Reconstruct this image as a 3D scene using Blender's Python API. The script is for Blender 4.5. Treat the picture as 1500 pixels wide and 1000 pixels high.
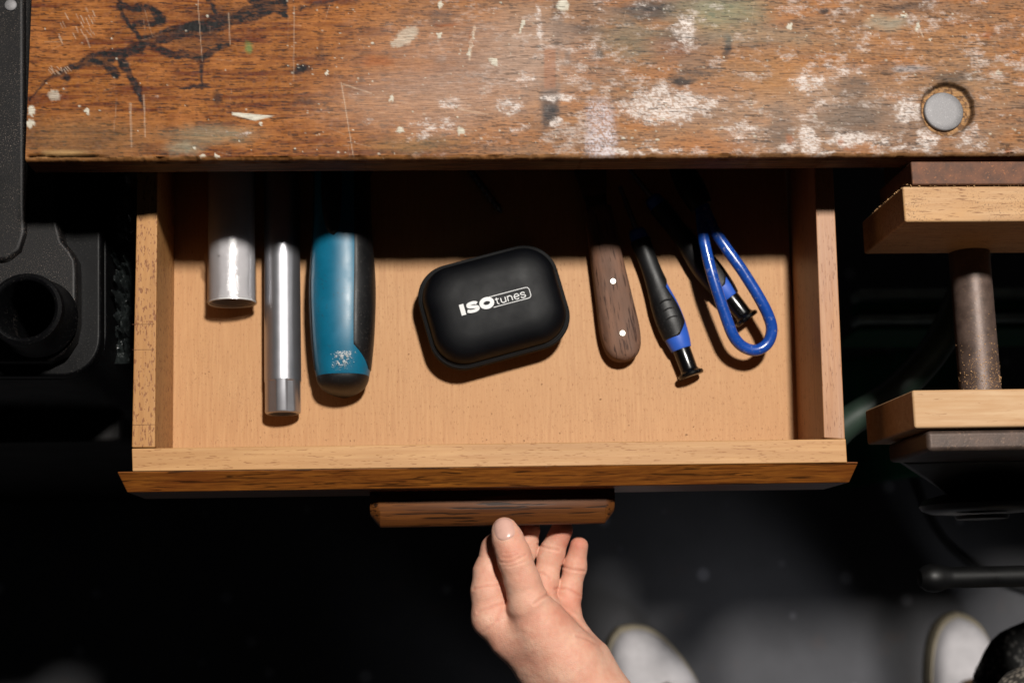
import bpy, bmesh, math, random
import numpy as np
from mathutils import Vector, Matrix
random.seed(7); rng = np.random.RandomState(11)
S = bpy.context.scene; C = S.collection
for o in list(bpy.data.objects): bpy.data.objects.remove(o)

# ------------------------------------------------------------ camera
FPX = 2083.0; H = 0.94
d = Vector((-130, -380, -2083)).normalized()          # world down, in camera axes
zc = -d
xc = Vector((1, 0.0105, 0)); xc.z = -(xc.x*d.x + xc.y*d.y)/d.z; xc.normalize()
yc = zc.cross(xc)
Rcw = Matrix((xc, yc, zc))                            # camera vector -> world vector
cam_d = bpy.data.cameras.new('camera'); cam = bpy.data.objects.new('camera', cam_d); C.objects.link(cam)
cam_d.lens = 50.0; cam_d.sensor_width = 36.0; cam_d.clip_start = 0.05; cam_d.clip_end = 30
cam.matrix_world = Matrix.Translation((0, 0, H)) @ Rcw.to_4x4()
cam_d.dof.use_dof = True; cam_d.dof.focus_distance = 0.868; cam_d.dof.aperture_fstop = 7.0; cam_d.dof.aperture_blades = 0
S.camera = cam

# ------------------------------------------------------------ world, lamp, exposure
W = bpy.data.worlds.new("World"); S.world = W; W.use_nodes = True
bg = W.node_tree.nodes['Background']; bg.inputs[0].default_value = (0.9, 0.95, 1.0, 1); bg.inputs[1].default_value = 0.009
ld = bpy.data.lights.new('workshop_lamp', 'AREA'); ld.shape = 'DISK'; ld.size = 0.20; ld.energy = 105; ld.color = (1.0, 0.955, 0.89)
lamp = bpy.data.objects.new('workshop_lamp', ld); C.objects.link(lamp)
lamp.location = (0.45, 0.875, 2.40)
lamp.rotation_euler = (Vector((0.08, 0.12, 0.0)) - lamp.location).to_track_quat('-Z', 'Y').to_euler()
l2 = bpy.data.lights.new('floor_fill_light', 'SPOT'); l2.shadow_soft_size = 0.12; l2.energy = 30; l2.color = (0.95, 0.96, 1.0); l2.spot_size = math.radians(50); l2.spot_blend = 1.0  # added fill spot for the floor at lower right, no such lamp is seen
low = bpy.data.objects.new('floor_fill_light', l2); C.objects.link(low); low.location = (0.92, -0.80, -0.22)
low.rotation_euler = (Vector((0.58, -0.40, -0.78)) - low.location).to_track_quat('-Z', 'Y').to_euler()
S.view_settings.view_transform = 'Standard'; S.view_settings.look = 'None'
S.view_settings.exposure = 0; S.view_settings.gamma = 1

# ------------------------------------------------------------ helpers
def P(px, py, z):                                     # a sight line of the survey met with the level z
    r = Rcw @ Vector(((px-750)/FPX, -(py-500)/FPX, -1))
    t = (z - H)/r.z
    return Vector((r.x*t, r.y*t, z))
def tag(o, label=None, cat=None, group=None, kind=None):
    if label: o['label'] = label
    if cat: o['category'] = cat
    if group: o['group'] = group
    if kind: o['kind'] = kind
    return o
def thing(name, label, cat, loc=(0, 0, 0), rot=0, group=None):
    o = bpy.data.objects.new(name, None); C.objects.link(o); o.location = loc; o.rotation_euler = (0, 0, rot)
    o.empty_display_size = 0.02
    return tag(o, label, cat, group)
def mesh(name, V, F, mat, parent=None, smooth=True, bevel=0, auto=40, sub=0, label=None):
    m = bpy.data.meshes.new(name); m.from_pydata([tuple(v) for v in V], [], F)
    bm = bmesh.new(); bm.from_mesh(m)
    bmesh.ops.recalc_face_normals(bm, faces=bm.faces)
    bm.to_mesh(m); bm.free()
    o = bpy.data.objects.new(name, m); C.objects.link(o)
    if mat: m.materials.append(mat)
    if parent: o.parent = parent
    if smooth:
        m.polygons.foreach_set('use_smooth', [True]*len(m.polygons))
        if auto: m.set_sharp_from_angle(angle=math.radians(auto))
    if bevel:
        b = o.modifiers.new('bevel', 'BEVEL'); b.width = bevel; b.segments = 3; b.limit_method = 'ANGLE'; b.angle_limit = math.radians(35)
        b.harden_normals = True
    if sub:
        s = o.modifiers.new('sub', 'SUBSURF'); s.levels = sub; s.render_levels = sub
    if label: o['label'] = label
    return o
def prism(name, top, bot, mat, parent=None, bevel=0.0005, **k):   # loops of points (lists of Vector), equal length
    n = len(top); V = list(top)+list(bot)
    F = [tuple(range(n)), tuple(range(2*n-1, n-1, -1))]
    F += [(i, (i+1) % n, n+(i+1) % n, n+i) for i in range(n)]
    return mesh(name, V, F, mat, parent, bevel=bevel, **k)
def boxpts(x0, x1, y0, y1, z): return [Vector((x0, y0, z)), Vector((x1, y0, z)), Vector((x1, y1, z)), Vector((x0, y1, z))]
def box(name, x0, x1, y0, y1, z0, z1, mat, parent=None, bevel=0.0005, **k):
    return prism(name, boxpts(x0, x1, y0, y1, z1), boxpts(x0, x1, y0, y1, z0), mat, parent, bevel, **k)
def cr(pts, n=8, closed=False):                       # catmull-rom through tuples
    pts = [np.array(p, float) for p in pts]; out = []
    m = len(pts); segs = m if closed else m-1
    for i in range(segs):
        p1, p2 = pts[i], pts[(i+1) % m]
        p0 = pts[(i-1) % m] if (closed or i > 0) else 2*p1-p2
        p3 = pts[(i+2) % m] if (closed or i < m-2) else 2*p2-p1
        for j in range(n):
            t = j/n
            out.append(.5*((2*p1)+(-p0+p2)*t+(2*p0-5*p1+4*p2-p3)*t*t+(-p0+3*p1-3*p2+p3)*t**3))
    if not closed: out.append(pts[-1])
    return out
def tube(name, pts, r, mat, parent=None, seg=16, n=8, raw=False, cap=True, **k):   # pts (x,y,z) or (x,y,z,r)
    q = [tuple(p)+((r,) if len(p) == 3 else ()) for p in pts]
    q = [np.array(a, float) for a in q] if raw else cr(q, n)
    V = []; F = []; up = None
    for i, p in enumerate(q):
        a = q[max(i-1, 0)][:3]; b = q[min(i+1, len(q)-1)][:3]
        t = Vector(b-a).normalized()
        if up is None: up = Vector((0, 0, 1)) if abs(t.z) < .9 else Vector((1, 0, 0))
        u = (up - t*up.dot(t)).normalized(); w = t.cross(u); up = u
        for s in range(seg):
            an = 2*math.pi*s/seg
            V.append(Vector(p[:3]) + (u*math.cos(an)+w*math.sin(an))*p[3])
    for i in range(len(q)-1):
        for s in range(seg):
            F.append((i*seg+s, i*seg+(s+1) % seg, (i+1)*seg+(s+1) % seg, (i+1)*seg+s))
    if cap:
        F.append(tuple(range(seg))); F.append(tuple(range(len(V)-1, len(V)-seg-1, -1)))
    return mesh(name, V, F, mat, parent, **k)
def loft(name, secs, mat, parent=None, seg=40, n=6, a0=None, a1=None, off=0.0, cap=True, **k):
    """sections (y, cx, cz, hw, hh, exponent) along local Y; angle range a0..a1 (deg, functions of 0..1) makes an inlay shell"""
    q = cr(secs, n) if n > 1 else [np.array(s, float) for s in secs]
    V = []; F = []; N = len(q)
    full = a0 is None
    cols = seg if full else seg+1
    for i, s in enumerate(q):
        y, cx, cz, hw, hh, e = s
        t = i/(N-1)
        for j in range(cols):
            if full: an = 2*math.pi*j/seg
            else:
                A, B = a0(t), a1(t); an = math.radians(A+(B-A)*j/seg)
            c_, s_ = math.cos(an), math.sin(an)
            o_ = off
            if not full:
                ed = min(j, seg-j, i*2, (N-1-i)*2); o_ = off*min(1, ed/1.5) - .0006*(ed == 0)
            V.append(((hw+o_)*math.copysign(abs(c_)**(2/e), c_)+cx, y, (hh+o_)*math.copysign(abs(s_)**(2/e), s_)+cz))
    for i in range(N-1):
        for j in range(cols if full else cols-1):
            F.append((i*cols+j, i*cols+(j+1) % cols, (i+1)*cols+(j+1) % cols, (i+1)*cols+j))
    if full and cap:
        F.append(tuple(range(cols))); F.append(tuple(range(len(V)-1, len(V)-cols-1, -1)))
    return mesh(name, V, F, mat, parent, **k)
def lathe(name, prof, mat, parent=None, axis='Z', seg=40, center=(0, 0, 0), cap=True, **k):  # prof (t, r) along axis
    V = []; F = []
    for t, r in prof:
        for s in range(seg):
            a = 2*math.pi*s/seg; c_, s_ = r*math.cos(a), r*math.sin(a)
            v = {'Z': (c_, s_, t), 'Y': (c_, t, s_), 'X': (t, c_, s_)}[axis]
            V.append((v[0]+center[0], v[1]+center[1], v[2]+center[2]))
    for i in range(len(prof)-1):
        for s in range(seg): F.append((i*seg+s, i*seg+(s+1) % seg, (i+1)*seg+(s+1) % seg, (i+1)*seg+s))
    if cap: F.append(tuple(range(seg))); F.append(tuple(range(len(V)-1, len(V)-seg-1, -1)))
    return mesh(name, V, F, mat, parent, **k)
class Frame:                                          # local frame: Y runs from pixel a to pixel b at height z
    def __init__(s, a, b, z):
        A = P(*a, z); B = P(*b, z); v = B-A
        s.o = Vector((A.x, A.y, 0)); s.L = v.length
        s.rot = math.atan2(v.y, v.x)-math.pi/2
        s.mp = v.length/math.hypot(b[0]-a[0], b[1]-a[1])

# numpy value noise -----------------------------------------------------------
_tab = rng.rand(64, 64)
def vn(x, y):
    xi = np.floor(x).astype(int); yi = np.floor(y).astype(int); fx = x-xi; fy = y-yi
    fx = fx*fx*(3-2*fx); fy = fy*fy*(3-2*fy)
    g = lambda a, b: _tab[(a*7+b*13+(a*b) % 5*0) % 64, (b*3+a*29) % 64]
    g = lambda a, b: _tab[a % 64, b % 64]
    return (g(xi, yi)*(1-fx)+g(xi+1, yi)*fx)*(1-fy)+(g(xi, yi+1)*(1-fx)+g(xi+1, yi+1)*fx)*fy
def fbm(x, y, o=5, lac=2.13, gain=.55):
    s = 0; a = 1; t = 0
    for i in range(o):
        s = s+a*vn(x+17.3*i, y+9.1*i); t += a; a *= gain; x = x*lac; y = y*lac
    return s/t
def sst(a, b, x):
    t = np.clip((x-a)/(b-a), 0, 1); return t*t*(3-2*t)
def lin(r, g, b):
    f = lambda c: (c/255/12.92 if c/255 <= .04045 else ((c/255+.055)/1.055)**2.4)
    k = .66; return (f(r)*k, f(g)*k, f(b)*k)

# ------------------------------------------------------------ materials
def newmat(name):
    m = bpy.data.materials.new(name); m.use_nodes = True
    nt = m.node_tree; b = nt.nodes['Principled BSDF']
    return m, nt, b
def nd(nt, t, **k):
    n = nt.nodes.new(t)
    for a, v in k.items():
        if a.startswith('i_'): n.inputs[a[2:].replace('_', ' ')].default_value = v
        elif a.startswith('n_'): n.inputs[int(a[2:])].default_value = v
        else: setattr(n, a, v)
    return n
def lk(nt, a, b): nt.links.new(a, b)
def mapping(nt, scale, rot=(0, 0, 0), loc=(0, 0, 0)):
    tc = nd(nt, 'ShaderNodeTexCoord'); mp = nd(nt, 'ShaderNodeMapping')
    mp.inputs['Scale'].default_value = scale; mp.inputs['Rotation'].default_value = rot; mp.inputs['Location'].default_value = loc
    lk(nt, tc.outputs['Object'], mp.inputs['Vector']); return mp.outputs[0]
def noise(nt, vec, scale=1, detail=4, rough=.55, dist=0):
    n = nd(nt, 'ShaderNodeTexNoise'); n.inputs['Scale'].default_value = scale; n.inputs['Detail'].default_value = detail
    n.inputs['Roughness'].default_value = rough; n.inputs['Distortion'].default_value = dist
    lk(nt, vec, n.inputs['Vector']); return n.outputs[0]
def ramp(nt, fac, stops):
    r = nd(nt, 'ShaderNodeValToRGB'); e = r.color_ramp.elements
    while len(e) < len(stops): e.new(.5)
    for k, (p, c) in enumerate(stops):
        e[k].position = p; e[k].color = (c, c, c, 1) if isinstance(c, (int, float)) else tuple(c)[:3]+(1,)
    lk(nt, fac, r.inputs[0]); return r.outputs[0]
def mix(nt, fac, a, b, mode='MIX'):
    m = nd(nt, 'ShaderNodeMix', data_type='RGBA', blend_type=mode)
    for s, v in ((0, fac), (6, a), (7, b)):
        if hasattr(v, 'is_linked'): lk(nt, v, m.inputs[s])
        elif s == 0: m.inputs[0].default_value = v
        else: m.inputs[s].default_value = tuple(v)[:3]+(1,)
    return m.outputs[2]
def bump(nt, b, h, strength=.3, dist=.0003, chain=None):
    n = nd(nt, 'ShaderNodeBump'); n.inputs['Strength'].default_value = strength; n.inputs['Distance'].default_value = dist
    lk(nt, h, n.inputs['Height'])
    if chain: lk(nt, chain, n.inputs['Normal'])
    lk(nt, n.outputs[0], b.inputs['Normal']); return n.outputs[0]
def plain(name, col, rough=.5, metal=0, spec=.5, var=.15, vscale=60, bstr=.15, bscale=900, speck=0, speckcol=(.5, .45, .4), spscale=700, coat=0, rv=.08):
    m, nt, b = newmat(name); v = mapping(nt, (1, 1, 1))
    n1 = noise(nt, v, vscale, 5, .6); c = mix(nt, ramp(nt, n1, [(.3, 0), (.7, 1)]), [x*(1-var) for x in col], [min(1, x*(1+var)) for x in col])
    if speck:
        n2 = noise(nt, v, spscale, 2, .6); n3 = noise(nt, v, 25, 3, .6)
        ma = nd(nt, 'ShaderNodeMath', operation='MULTIPLY'); lk(nt, ramp(nt, n2, [(.60, 0), (.70, 1)]), ma.inputs[0]); lk(nt, ramp(nt, n3, [(.4, speck*.3), (.65, speck)]), ma.inputs[1])
        c = mix(nt, ma.outputs[0], c, speckcol)
    lk(nt, c, b.inputs['Base Color']); b.inputs['Metallic'].default_value = metal
    b.inputs['Specular IOR Level'].default_value = spec
    rr = ramp(nt, n1, [(.25, max(.02, rough-rv)), (.75, min(1, rough+rv))]); lk(nt, rr, b.inputs['Roughness'])
    b.inputs['Coat Weight'].default_value = coat
    if bstr: bump(nt, b, noise(nt, v, bscale, 3, .6), bstr, .0002)
    return m
def wood(name, c1, c2, grain, fleck, fcol, fthr=.62, rough=.5, fstr=.8, big=(8, 8, 8), rot=(0, 0, 0), dist=0, bstr=.25, coat=0, c3=None, speckle=0):
    """c1/c2 grain colours; grain & fleck are per-axis frequencies"""
    m, nt, b = newmat(name)
    g = noise(nt, mapping(nt, grain, rot), 1, 5, .62, dist)
    c = mix(nt, ramp(nt, g, [(.32, 0), (.68, 1)]), c1, c2)
    bgn = noise(nt, mapping(nt, big, rot, (3, 1, 2)), 1, 4, .6, .4)
    c = mix(nt, ramp(nt, bgn, [(.35, 0), (.7, .7)]), c, c3 or [x*.78 for x in c2])
    f = noise(nt, mapping(nt, fleck, rot, (7, 5, 3)), 1, 2, .5, dist)
    fm = ramp(nt, f, [(fthr, 0), (fthr+.07, fstr)])
    c = mix(nt, fm, c, fcol)
    if speckle:
        s = noise(nt, mapping(nt, (1, 1, 1)), 900, 2, .6)
        s2 = noise(nt, mapping(nt, (1, 1, 1)), 45, 3, .6)
        ma = nd(nt, 'ShaderNodeMath', operation='MULTIPLY'); lk(nt, ramp(nt, s, [(.56, 0), (.64, 1)]), ma.inputs[0]); lk(nt, ramp(nt, s2, [(.45, 0), (.65, speckle)]), ma.inputs[1])
        c = mix(nt, ma.outputs[0], c, [x*.35 for x in c2])
    lk(nt, c, b.inputs['Base Color']); b.inputs['Specular IOR Level'].default_value = .25; b.inputs['Roughness'].default_value = rough; b.inputs['Coat Weight'].default_value = coat*.3; b.inputs['Coat Roughness'].default_value = .3
    hh = mix(nt, .6, g, fm, 'SUBTRACT')
    bump(nt, b, hh, bstr, .0004)
    return m
BE1 = lin(214, 165, 118); BE2 = lin(196, 144, 98); BEF = lin(140, 88, 50)
M = {}
M['beech_floor'] = wood('beech_plywood', lin(212, 161, 110), lin(194, 141, 93), (560, 30, 40), (1500, 280, 300), lin(140, 86, 48), .63, .55, .65, (11, 8, 5), c3=lin(204, 150, 98), speckle=.22)
M['beech_x'] = wood('beech_front', lin(222, 172, 116), lin(200, 146, 92), (12, 320, 320), (150, 1300, 800), lin(150, 95, 50), .61, .5, .7, (5, 40, 20))
M['beech_y'] = wood('beech_side', lin(212, 158, 100), lin(190, 134, 78), (320, 14, 320), (900, 300, 500), lin(134, 80, 44), .56, .5, .8, (60, 7, 20))
M['beech_y2'] = wood('beech_side_worn', lin(200, 146, 100), lin(174, 116, 72), (420, 16, 320), (1500, 160, 500), lin(120, 70, 42), .62, .45, .7, (60, 9, 20), c3=lin(190, 150, 125))
M['oak'] = wood('oak_bevel', lin(176, 108, 40), lin(104, 56, 20), (30, 480, 300), (26, 520, 300), lin(46, 24, 10), .57, .42, .75, (14, 40, 20), rot=(0, 0, -.30), dist=1.3, coat=.25, c3=lin(128, 66, 26))
M['oak_handle'] = wood('oak_handle', lin(128, 76, 32), lin(84, 46, 18), (20, 420, 420), (26, 620, 500), lin(30, 17, 8), .56, .5, .9, (12, 60, 60), dist=.6, coat=.0, c3=lin(86, 48, 24))
M['walnut'] = wood('walnut_scales', lin(140, 100, 78), lin(98, 68, 52), (300, 26, 300), (900, 70, 500), lin(52, 32, 24), .58, .7, .8, (40, 30, 20), c3=lin(116, 92, 80))
M['vise_pad'] = wood('vise_pad_wood', lin(222, 184, 142), lin(190, 146, 104), (14, 260, 260), (120, 900, 700), lin(120, 74, 42), .6, .6, .7, (18, 60, 40), c3=lin(208, 158, 104), speckle=.8)
M['vise_pad2'] = wood('vise_pad_wood_clean', lin(228, 194, 154), lin(200, 156, 114), (12, 200, 200), (100, 700, 600), lin(150, 104, 66), .64, .6, .5, (16, 50, 40), dist=.8, c3=lin(196, 148, 98))
M['rust'] = plain('rusty_iron', lin(112, 76, 58), .7, .2, .4, .45, 140, .6, 700, .9, lin(186, 122, 76), 650)
M['screw_iron'] = plain('worn_screw_iron', lin(104, 86, 78), .5, .35, .5, .3, 120, .4, 700, .6, lin(160, 130, 104), 700)
M['iron'] = plain('dark_iron', lin(88, 72, 64), .55, .4, .5, .35, 90, .5, 500, .6, lin(150, 120, 100), 600)
M['iron_black'] = plain('black_iron', lin(30, 28, 28), .42, .3, .5, .3, 60, .3, 500)
M['chrome'] = plain('satin_chrome', (.42, .42, .45), .37, .92, .5, .03, 120, 0, 3000, rv=.015)
M['steel_dog'] = plain('scratched_steel', lin(146, 144, 146), .62, .35, .5, .16, 160, .5, 1400, .5, lin(220, 218, 220), 900)
M['black_plastic'] = plain('dusty_black_plastic', lin(19, 18, 19), .48, 0, .2, .3, 20, .5, 1500, .8, lin(150, 134, 122), 1500)
M['black_plastic_clean'] = plain('black_plastic', lin(9, 9, 11), .45, 0, .13, .2, 40, .2, 1200, .25, lin(120, 115, 110), 900)
M['rubber'] = plain('black_rubber', lin(15, 15, 17), .5, 0, .4, .3, 60, .35, 1300, .3, lin(110, 105, 100), 800)
M['gloss_black'] = plain('gloss_black', lin(10, 10, 11), .22, 0, .5, .2, 60, .05, 900)
M['teal'] = plain('teal_plastic', lin(12, 106, 138), .38, 0, .36, .12, 60, .12, 1200, .35, lin(60, 70, 75), 500)
M['blue'] = plain('blue_plastic', lin(48, 98, 205), .4, 0, .5, .1, 60, .15, 1200)
M['blue_dip'] = plain('blue_dipped', lin(26, 78, 172), .25, 0, .6, .12, 120, .25, 700, .5, lin(190, 190, 200), 420, coat=.4)
M['case'] = plain('case_shell', lin(9, 10, 14), .52, 0, .14, .08, 60, .25, 4000)
M['case_trim'] = plain('case_webbing', lin(6, 6, 8), .75, 0, .3, .2, 900, .8, 2500)
M['teeth'] = plain('zip_teeth', lin(190, 188, 184), .35, 0, .5, .1)
M['print'] = plain('white_print', lin(238, 238, 238), .5, 0, .4, .03, 60, 0)
M['rivet'] = plain('rivet', lin(205, 200, 190), .35, .5, .6, .1, 200, .2, 900)
M['dust'] = plain('white_dust', lin(220, 222, 222), .9, 0, .2, .1, 300, .4, 1200)
M['blade'] = plain('dull_steel', (.2, .2, .21), .4, 1, .5, .3)
M['tube_white'] = plain('white_tube', lin(214, 211, 214), .45, 0, .5, .06, 60, .15, 700)
M['nail'] = plain('nail', lin(232, 184, 168), .30, 0, .55, .06, 90, .04, 300)
M['box_dark'] = plain('dark_dusty_box', lin(26, 25, 25), .7, 0, .2, .3, 20, .5, 500, .5, lin(90, 80, 72), 900)
M['gloss_soft'] = plain('blackened_steel', lin(10, 10, 11), .5, 0, .25, .2)
M['hose'] = plain('dark_green_hose', lin(46, 62, 52), .5, 0, .4, .2)
M['green'] = plain('green_plastic', lin(20, 84, 56), .7, 0, .2, .3, 30)
M['pale'] = plain('pale_plastic', lin(150, 165, 160), .5, 0, .4, .3, 30)
M['shoe'] = plain('white_canvas', lin(236, 232, 236), .8, 0, .2, .12, 40, .6, 600)
M['sole'] = plain('tan_sole', lin(176, 164, 140), .6, 0, .3, .15, 40, .3, 500)
M['lace'] = plain('brown_lining', lin(110, 84, 64), .8, 0, .2, .2)
M['dark_wood'] = wood('dark_old_wood', lin(120, 72, 40), lin(90, 52, 28), (12, 260, 260), (60, 600, 600), lin(40, 24, 14), .6, .5, .6)  # dirty old wood, kept dark to cut bounce light under the bench

# film wrap
m, nt, b = newmat('clear_film'); M['film'] = m
v = mapping(nt, (1, 1, 1)); g = noise(nt, mapping(nt, (60, 1300, 60)), 1, 4, .65, .8)
tr = nd(nt, 'ShaderNodeBsdfTransparent'); gl = nd(nt, 'ShaderNodeBsdfGlossy'); gl.inputs['Roughness'].default_value = .16; gl.inputs['Color'].default_value = (.9, .9, .92, 1)
ms = nd(nt, 'ShaderNodeMixShader'); bn = nd(nt, 'ShaderNodeBump'); bn.inputs['Strength'].default_value = .35; bn.inputs['Distance'].default_value = .0006
lk(nt, g, bn.inputs['Height']); lk(nt, bn.outputs[0], gl.inputs['Normal'])
fr = nd(nt, 'ShaderNodeFresnel'); fr.inputs[0].default_value = 1.6; lk(nt, bn.outputs[0], fr.inputs['Normal'])
ma = nd(nt, 'ShaderNodeMath', operation='MULTIPLY_ADD'); ma.inputs[1].default_value = .45; ma.inputs[2].default_value = .06; lk(nt, fr.outputs[0], ma.inputs[0])
lk(nt, ma.outputs[0], ms.inputs[0]); lk(nt, tr.outputs[0], ms.inputs[1]); lk(nt, gl.outputs[0], ms.inputs[2])
lk(nt, ms.outputs[0], nt.nodes['Material Output'].inputs[0])
# crumpled clear bag
m, nt, b = newmat('clear_bag'); M['bag'] = m
b.inputs['Base Color'].default_value = (.02, .024, .024, 1); b.inputs['Roughness'].default_value = .13; b.inputs['Alpha'].default_value = .6
# skin
m, nt, b = newmat('skin'); M['skin'] = m
v = mapping(nt, (1, 1, 1)); n1 = noise(nt, v, 45, 4, .6); n2 = noise(nt, v, 260, 3, .6)
c = mix(nt, ramp(nt, n1, [(.35, 0), (.68, 1)]), lin(250, 200, 174), lin(240, 176, 150))
c = mix(nt, ramp(nt, n2, [(.45, 0), (.75, .2)]), c, lin(220, 146, 120))
at = nd(nt, 'ShaderNodeAttribute', attribute_name='flush')
fm_ = nd(nt, 'ShaderNodeMath', operation='MULTIPLY'); lk(nt, at.outputs['Fac'], fm_.inputs[0]); fm_.inputs[1].default_value = .7
c = mix(nt, fm_.outputs[0], c, lin(216, 126, 102))
lk(nt, c, b.inputs['Base Color']); b.inputs['Roughness'].default_value = .56; b.inputs['Specular IOR Level'].default_value = .28
b.inputs['Subsurface Weight'].default_value = .35; b.inputs['Subsurface Radius'].default_value = (1, .35, .2); b.inputs['Subsurface Scale'].default_value = .004
vo = nd(nt, 'ShaderNodeTexVoronoi'); vo.inputs['Scale'].default_value = 1300; lk(nt, v, vo.inputs['Vector'])
b1 = bump(nt, b, vo.outputs[0], .4, .0003); bump(nt, b, noise(nt, v, 420, 5, .75), .5, .0004, b1)
# knit cloth
m, nt, b = newmat('black_mesh_knit'); M['knit'] = m
ck = nd(nt, 'ShaderNodeTexVoronoi'); ck.inputs['Scale'].default_value = 210; lk(nt, mapping(nt, (1, 1, .8)), ck.inputs['Vector'])
c = mix(nt, ramp(nt, ck.outputs[0], [(.25, 0), (.5, 1)]), (.11, .105, .10), (.012, .012, .012)); lk(nt, c, b.inputs['Base Color']); b.inputs['Roughness'].default_value = .9
bump(nt, b, ck.outputs[0], .6, .001)
m, nt, b = newmat('grey_knit'); M['knit_grey'] = m
ck = nd(nt, 'ShaderNodeTexVoronoi'); ck.inputs['Scale'].default_value = 260; lk(nt, mapping(nt, (1, 1, 1)), ck.inputs['Vector'])
c = mix(nt, ramp(nt, ck.outputs[0], [(.2, 0), (.6, 1)]), lin(150, 140, 128), lin(60, 55, 50)); lk(nt, c, b.inputs['Base Color']); b.inputs['Roughness'].default_value = .9
bump(nt, b, ck.outputs[0], .6, .001)
# concrete
m, nt, b = newmat('dark_concrete'); M['concrete'] = m
v = mapping(nt, (1, 1, 1)); n1 = noise(nt, v, 5, 6, .6); n2 = noise(nt, v, 28, 2, .4)
c = mix(nt, ramp(nt, n1, [(.3, 0), (.7, 1)]), lin(70, 70, 74), lin(98, 98, 103))
vo = nd(nt, 'ShaderNodeTexVoronoi'); vo.inputs['Scale'].default_value = 17; lk(nt, v, vo.inputs['Vector'])
c = mix(nt, ramp(nt, vo.outputs[0], [(.09, .75), (.16, 0)]), c, lin(160, 160, 168))
c = mix(nt, ramp(nt, n2, [(.64, 0), (.74, .15)]), c, lin(120, 96, 84))
lk(nt, c, b.inputs['Base Color']); b.inputs['Roughness'].default_value = .75; bump(nt, b, n1, .3, .003)

# ------------------------------------------------------------ the ground
GZ = -0.78
f = box('floor', -4, 4, -4, 4, GZ-.05, GZ, M['concrete'], bevel=0); tag(f, 'dark grey speckled concrete floor under the bench', None, kind='structure')

# ------------------------------------------------------------ workbench
ZB = 0.129; TB = 0.024
bench = thing('workbench', 'old wooden workbench with scarred top of paint spots and dark stains', 'workbench', (0, 0, GZ))
def spaced(a, b, fine, far, stepfar):
    xs = list(np.arange(a, b, fine)); s = fine
    while xs[-1] < far: s = min(s*1.5, stepfar); xs.append(xs[-1]+s)
    return np.array(xs)
pl_ = P(37, 236, ZB); pr_ = P(1500, 228, ZB)
xs = spaced(pl_.x, pr_.x+.012, .0006, 1.0, .05)
def edgeY(x): return pl_.y+(pr_.y-pl_.y)*(x-pl_.x)/(pr_.x-pl_.x)
yback = spaced(0, .125, .0006, .75, .06)               # distance behind the front edge
prof = [(yy, 0.0) for yy in yback[::-1] if yy > .0022]
prof += [(.0018, -.0001), (.0012, -.0005), (.0005, -.0013), (0, -.0028)]
prof += [(0.0, -z_) for z_ in np.linspace(.004, TB-.001, 22)] + [(.001, -TB), (.05, -TB), (.75, -TB)]
prof = np.array(prof)
nx, nv = len(xs), len(prof)
X = np.repeat(xs[:, None], nv, 1); D = np.repeat(prof[None, :, 0], nx, 0); Zr = np.repeat(prof[None, :, 1], nx, 0)
ed = edgeY(X)
Y = ed + D
on_top = (Zr > -.0005)
# picture-space survey coordinates of the stains on the top (plain world positions converted once to millimetre-like units)
w2c = Rcw.transposed()
def topix(X, Y, Z):
    Zc = Z-H
    cx = w2c[0][0]*X+w2c[0][1]*Y+w2c[0][2]*Zc; cy = w2c[1][0]*X+w2c[1][1]*Y+w2c[1][2]*Zc; cz = w2c[2][0]*X+w2c[2][1]*Y+w2c[2][2]*Zc
    return 750+FPX*cx/-cz, 500-FPX*cy/-cz
U, Vv = topix(X, Y, ZB+Zr*0)
wob = lambda s, a, k: (fbm(U/s+k, Vv/s+k*2, 4)-.5)*a
Uw = U+wob(22, 13, 3.1)+wob(6, 4, 8.3); Vw = Vv+wob(22, 14, 5.7)+wob(6, 3, 2.9)
def seg(x1, y1, x2, y2, r1, r2, soft=3, u=None, v_=None):
    u = Uw if u is None else u; v_ = Vw if v_ is None else v_
    dx, dy = x2-x1, y2-y1; t = np.clip(((u-x1)*dx+(v_-y1)*dy)/(dx*dx+dy*dy+1e-9), 0, 1)
    dd = np.hypot(u-x1-t*dx, v_-y1-t*dy)-(r1+(r2-r1)*t)
    return 1-sst(-soft, soft, dd)
def ell(cx, cy, rx, ry, soft=.35, rot=0, u=None, v_=None):
    u = Uw if u is None else u; v_ = Vw if v_ is None else v_
    a = math.radians(rot); du = (u-cx)*math.cos(a)+(v_-cy)*math.sin(a); dv = -(u-cx)*math.sin(a)+(v_-cy)*math.cos(a)
    return 1-sst(1-soft, 1+soft, np.hypot(du/rx, dv/ry))
# wood grain colour
gr = fbm(U/70+2, Vv/3.2+wob(60, 2.5, 1.7), 5); gr2 = fbm(U/16+40, Vv/1.15+wob(40, 3, 4.4), 3); big = fbm(U/240+5, Vv/90, 4)
mid = fbm(U/46+9, Vv/22+3, 5)
def colmix(c, t, col): return c*(1-t[..., None])+np.array(col)*t[..., None]
col = np.ones(X.shape+(3,))*np.array(lin(170, 106, 48))
col = colmix(col, sst(.3, .72, gr), lin(124, 66, 28))
col = colmix(col, sst(.35, .75, mid)*.6, lin(196, 126, 66))
right = sst(420, 900, U+wob(120, 260, 6.1))
col = colmix(col, right*.5, lin(180, 140, 102))
col = colmix(col, right*sst(.45, .7, big)*.55, lin(140, 112, 94))
col = colmix(col, right*sst(.5, .68, fbm(U/60+31, Vv/18+7, 5))*.42, lin(190, 120, 58))
pores = sst(.60, .76, gr2)*(.75-.25*right)
col = colmix(col, pores, lin(66, 38, 22))
col = colmix(col, sst(.66, .80, fbm(U/9+3, Vv/2.2+70, 3))*.55, lin(58, 36, 26))
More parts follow.
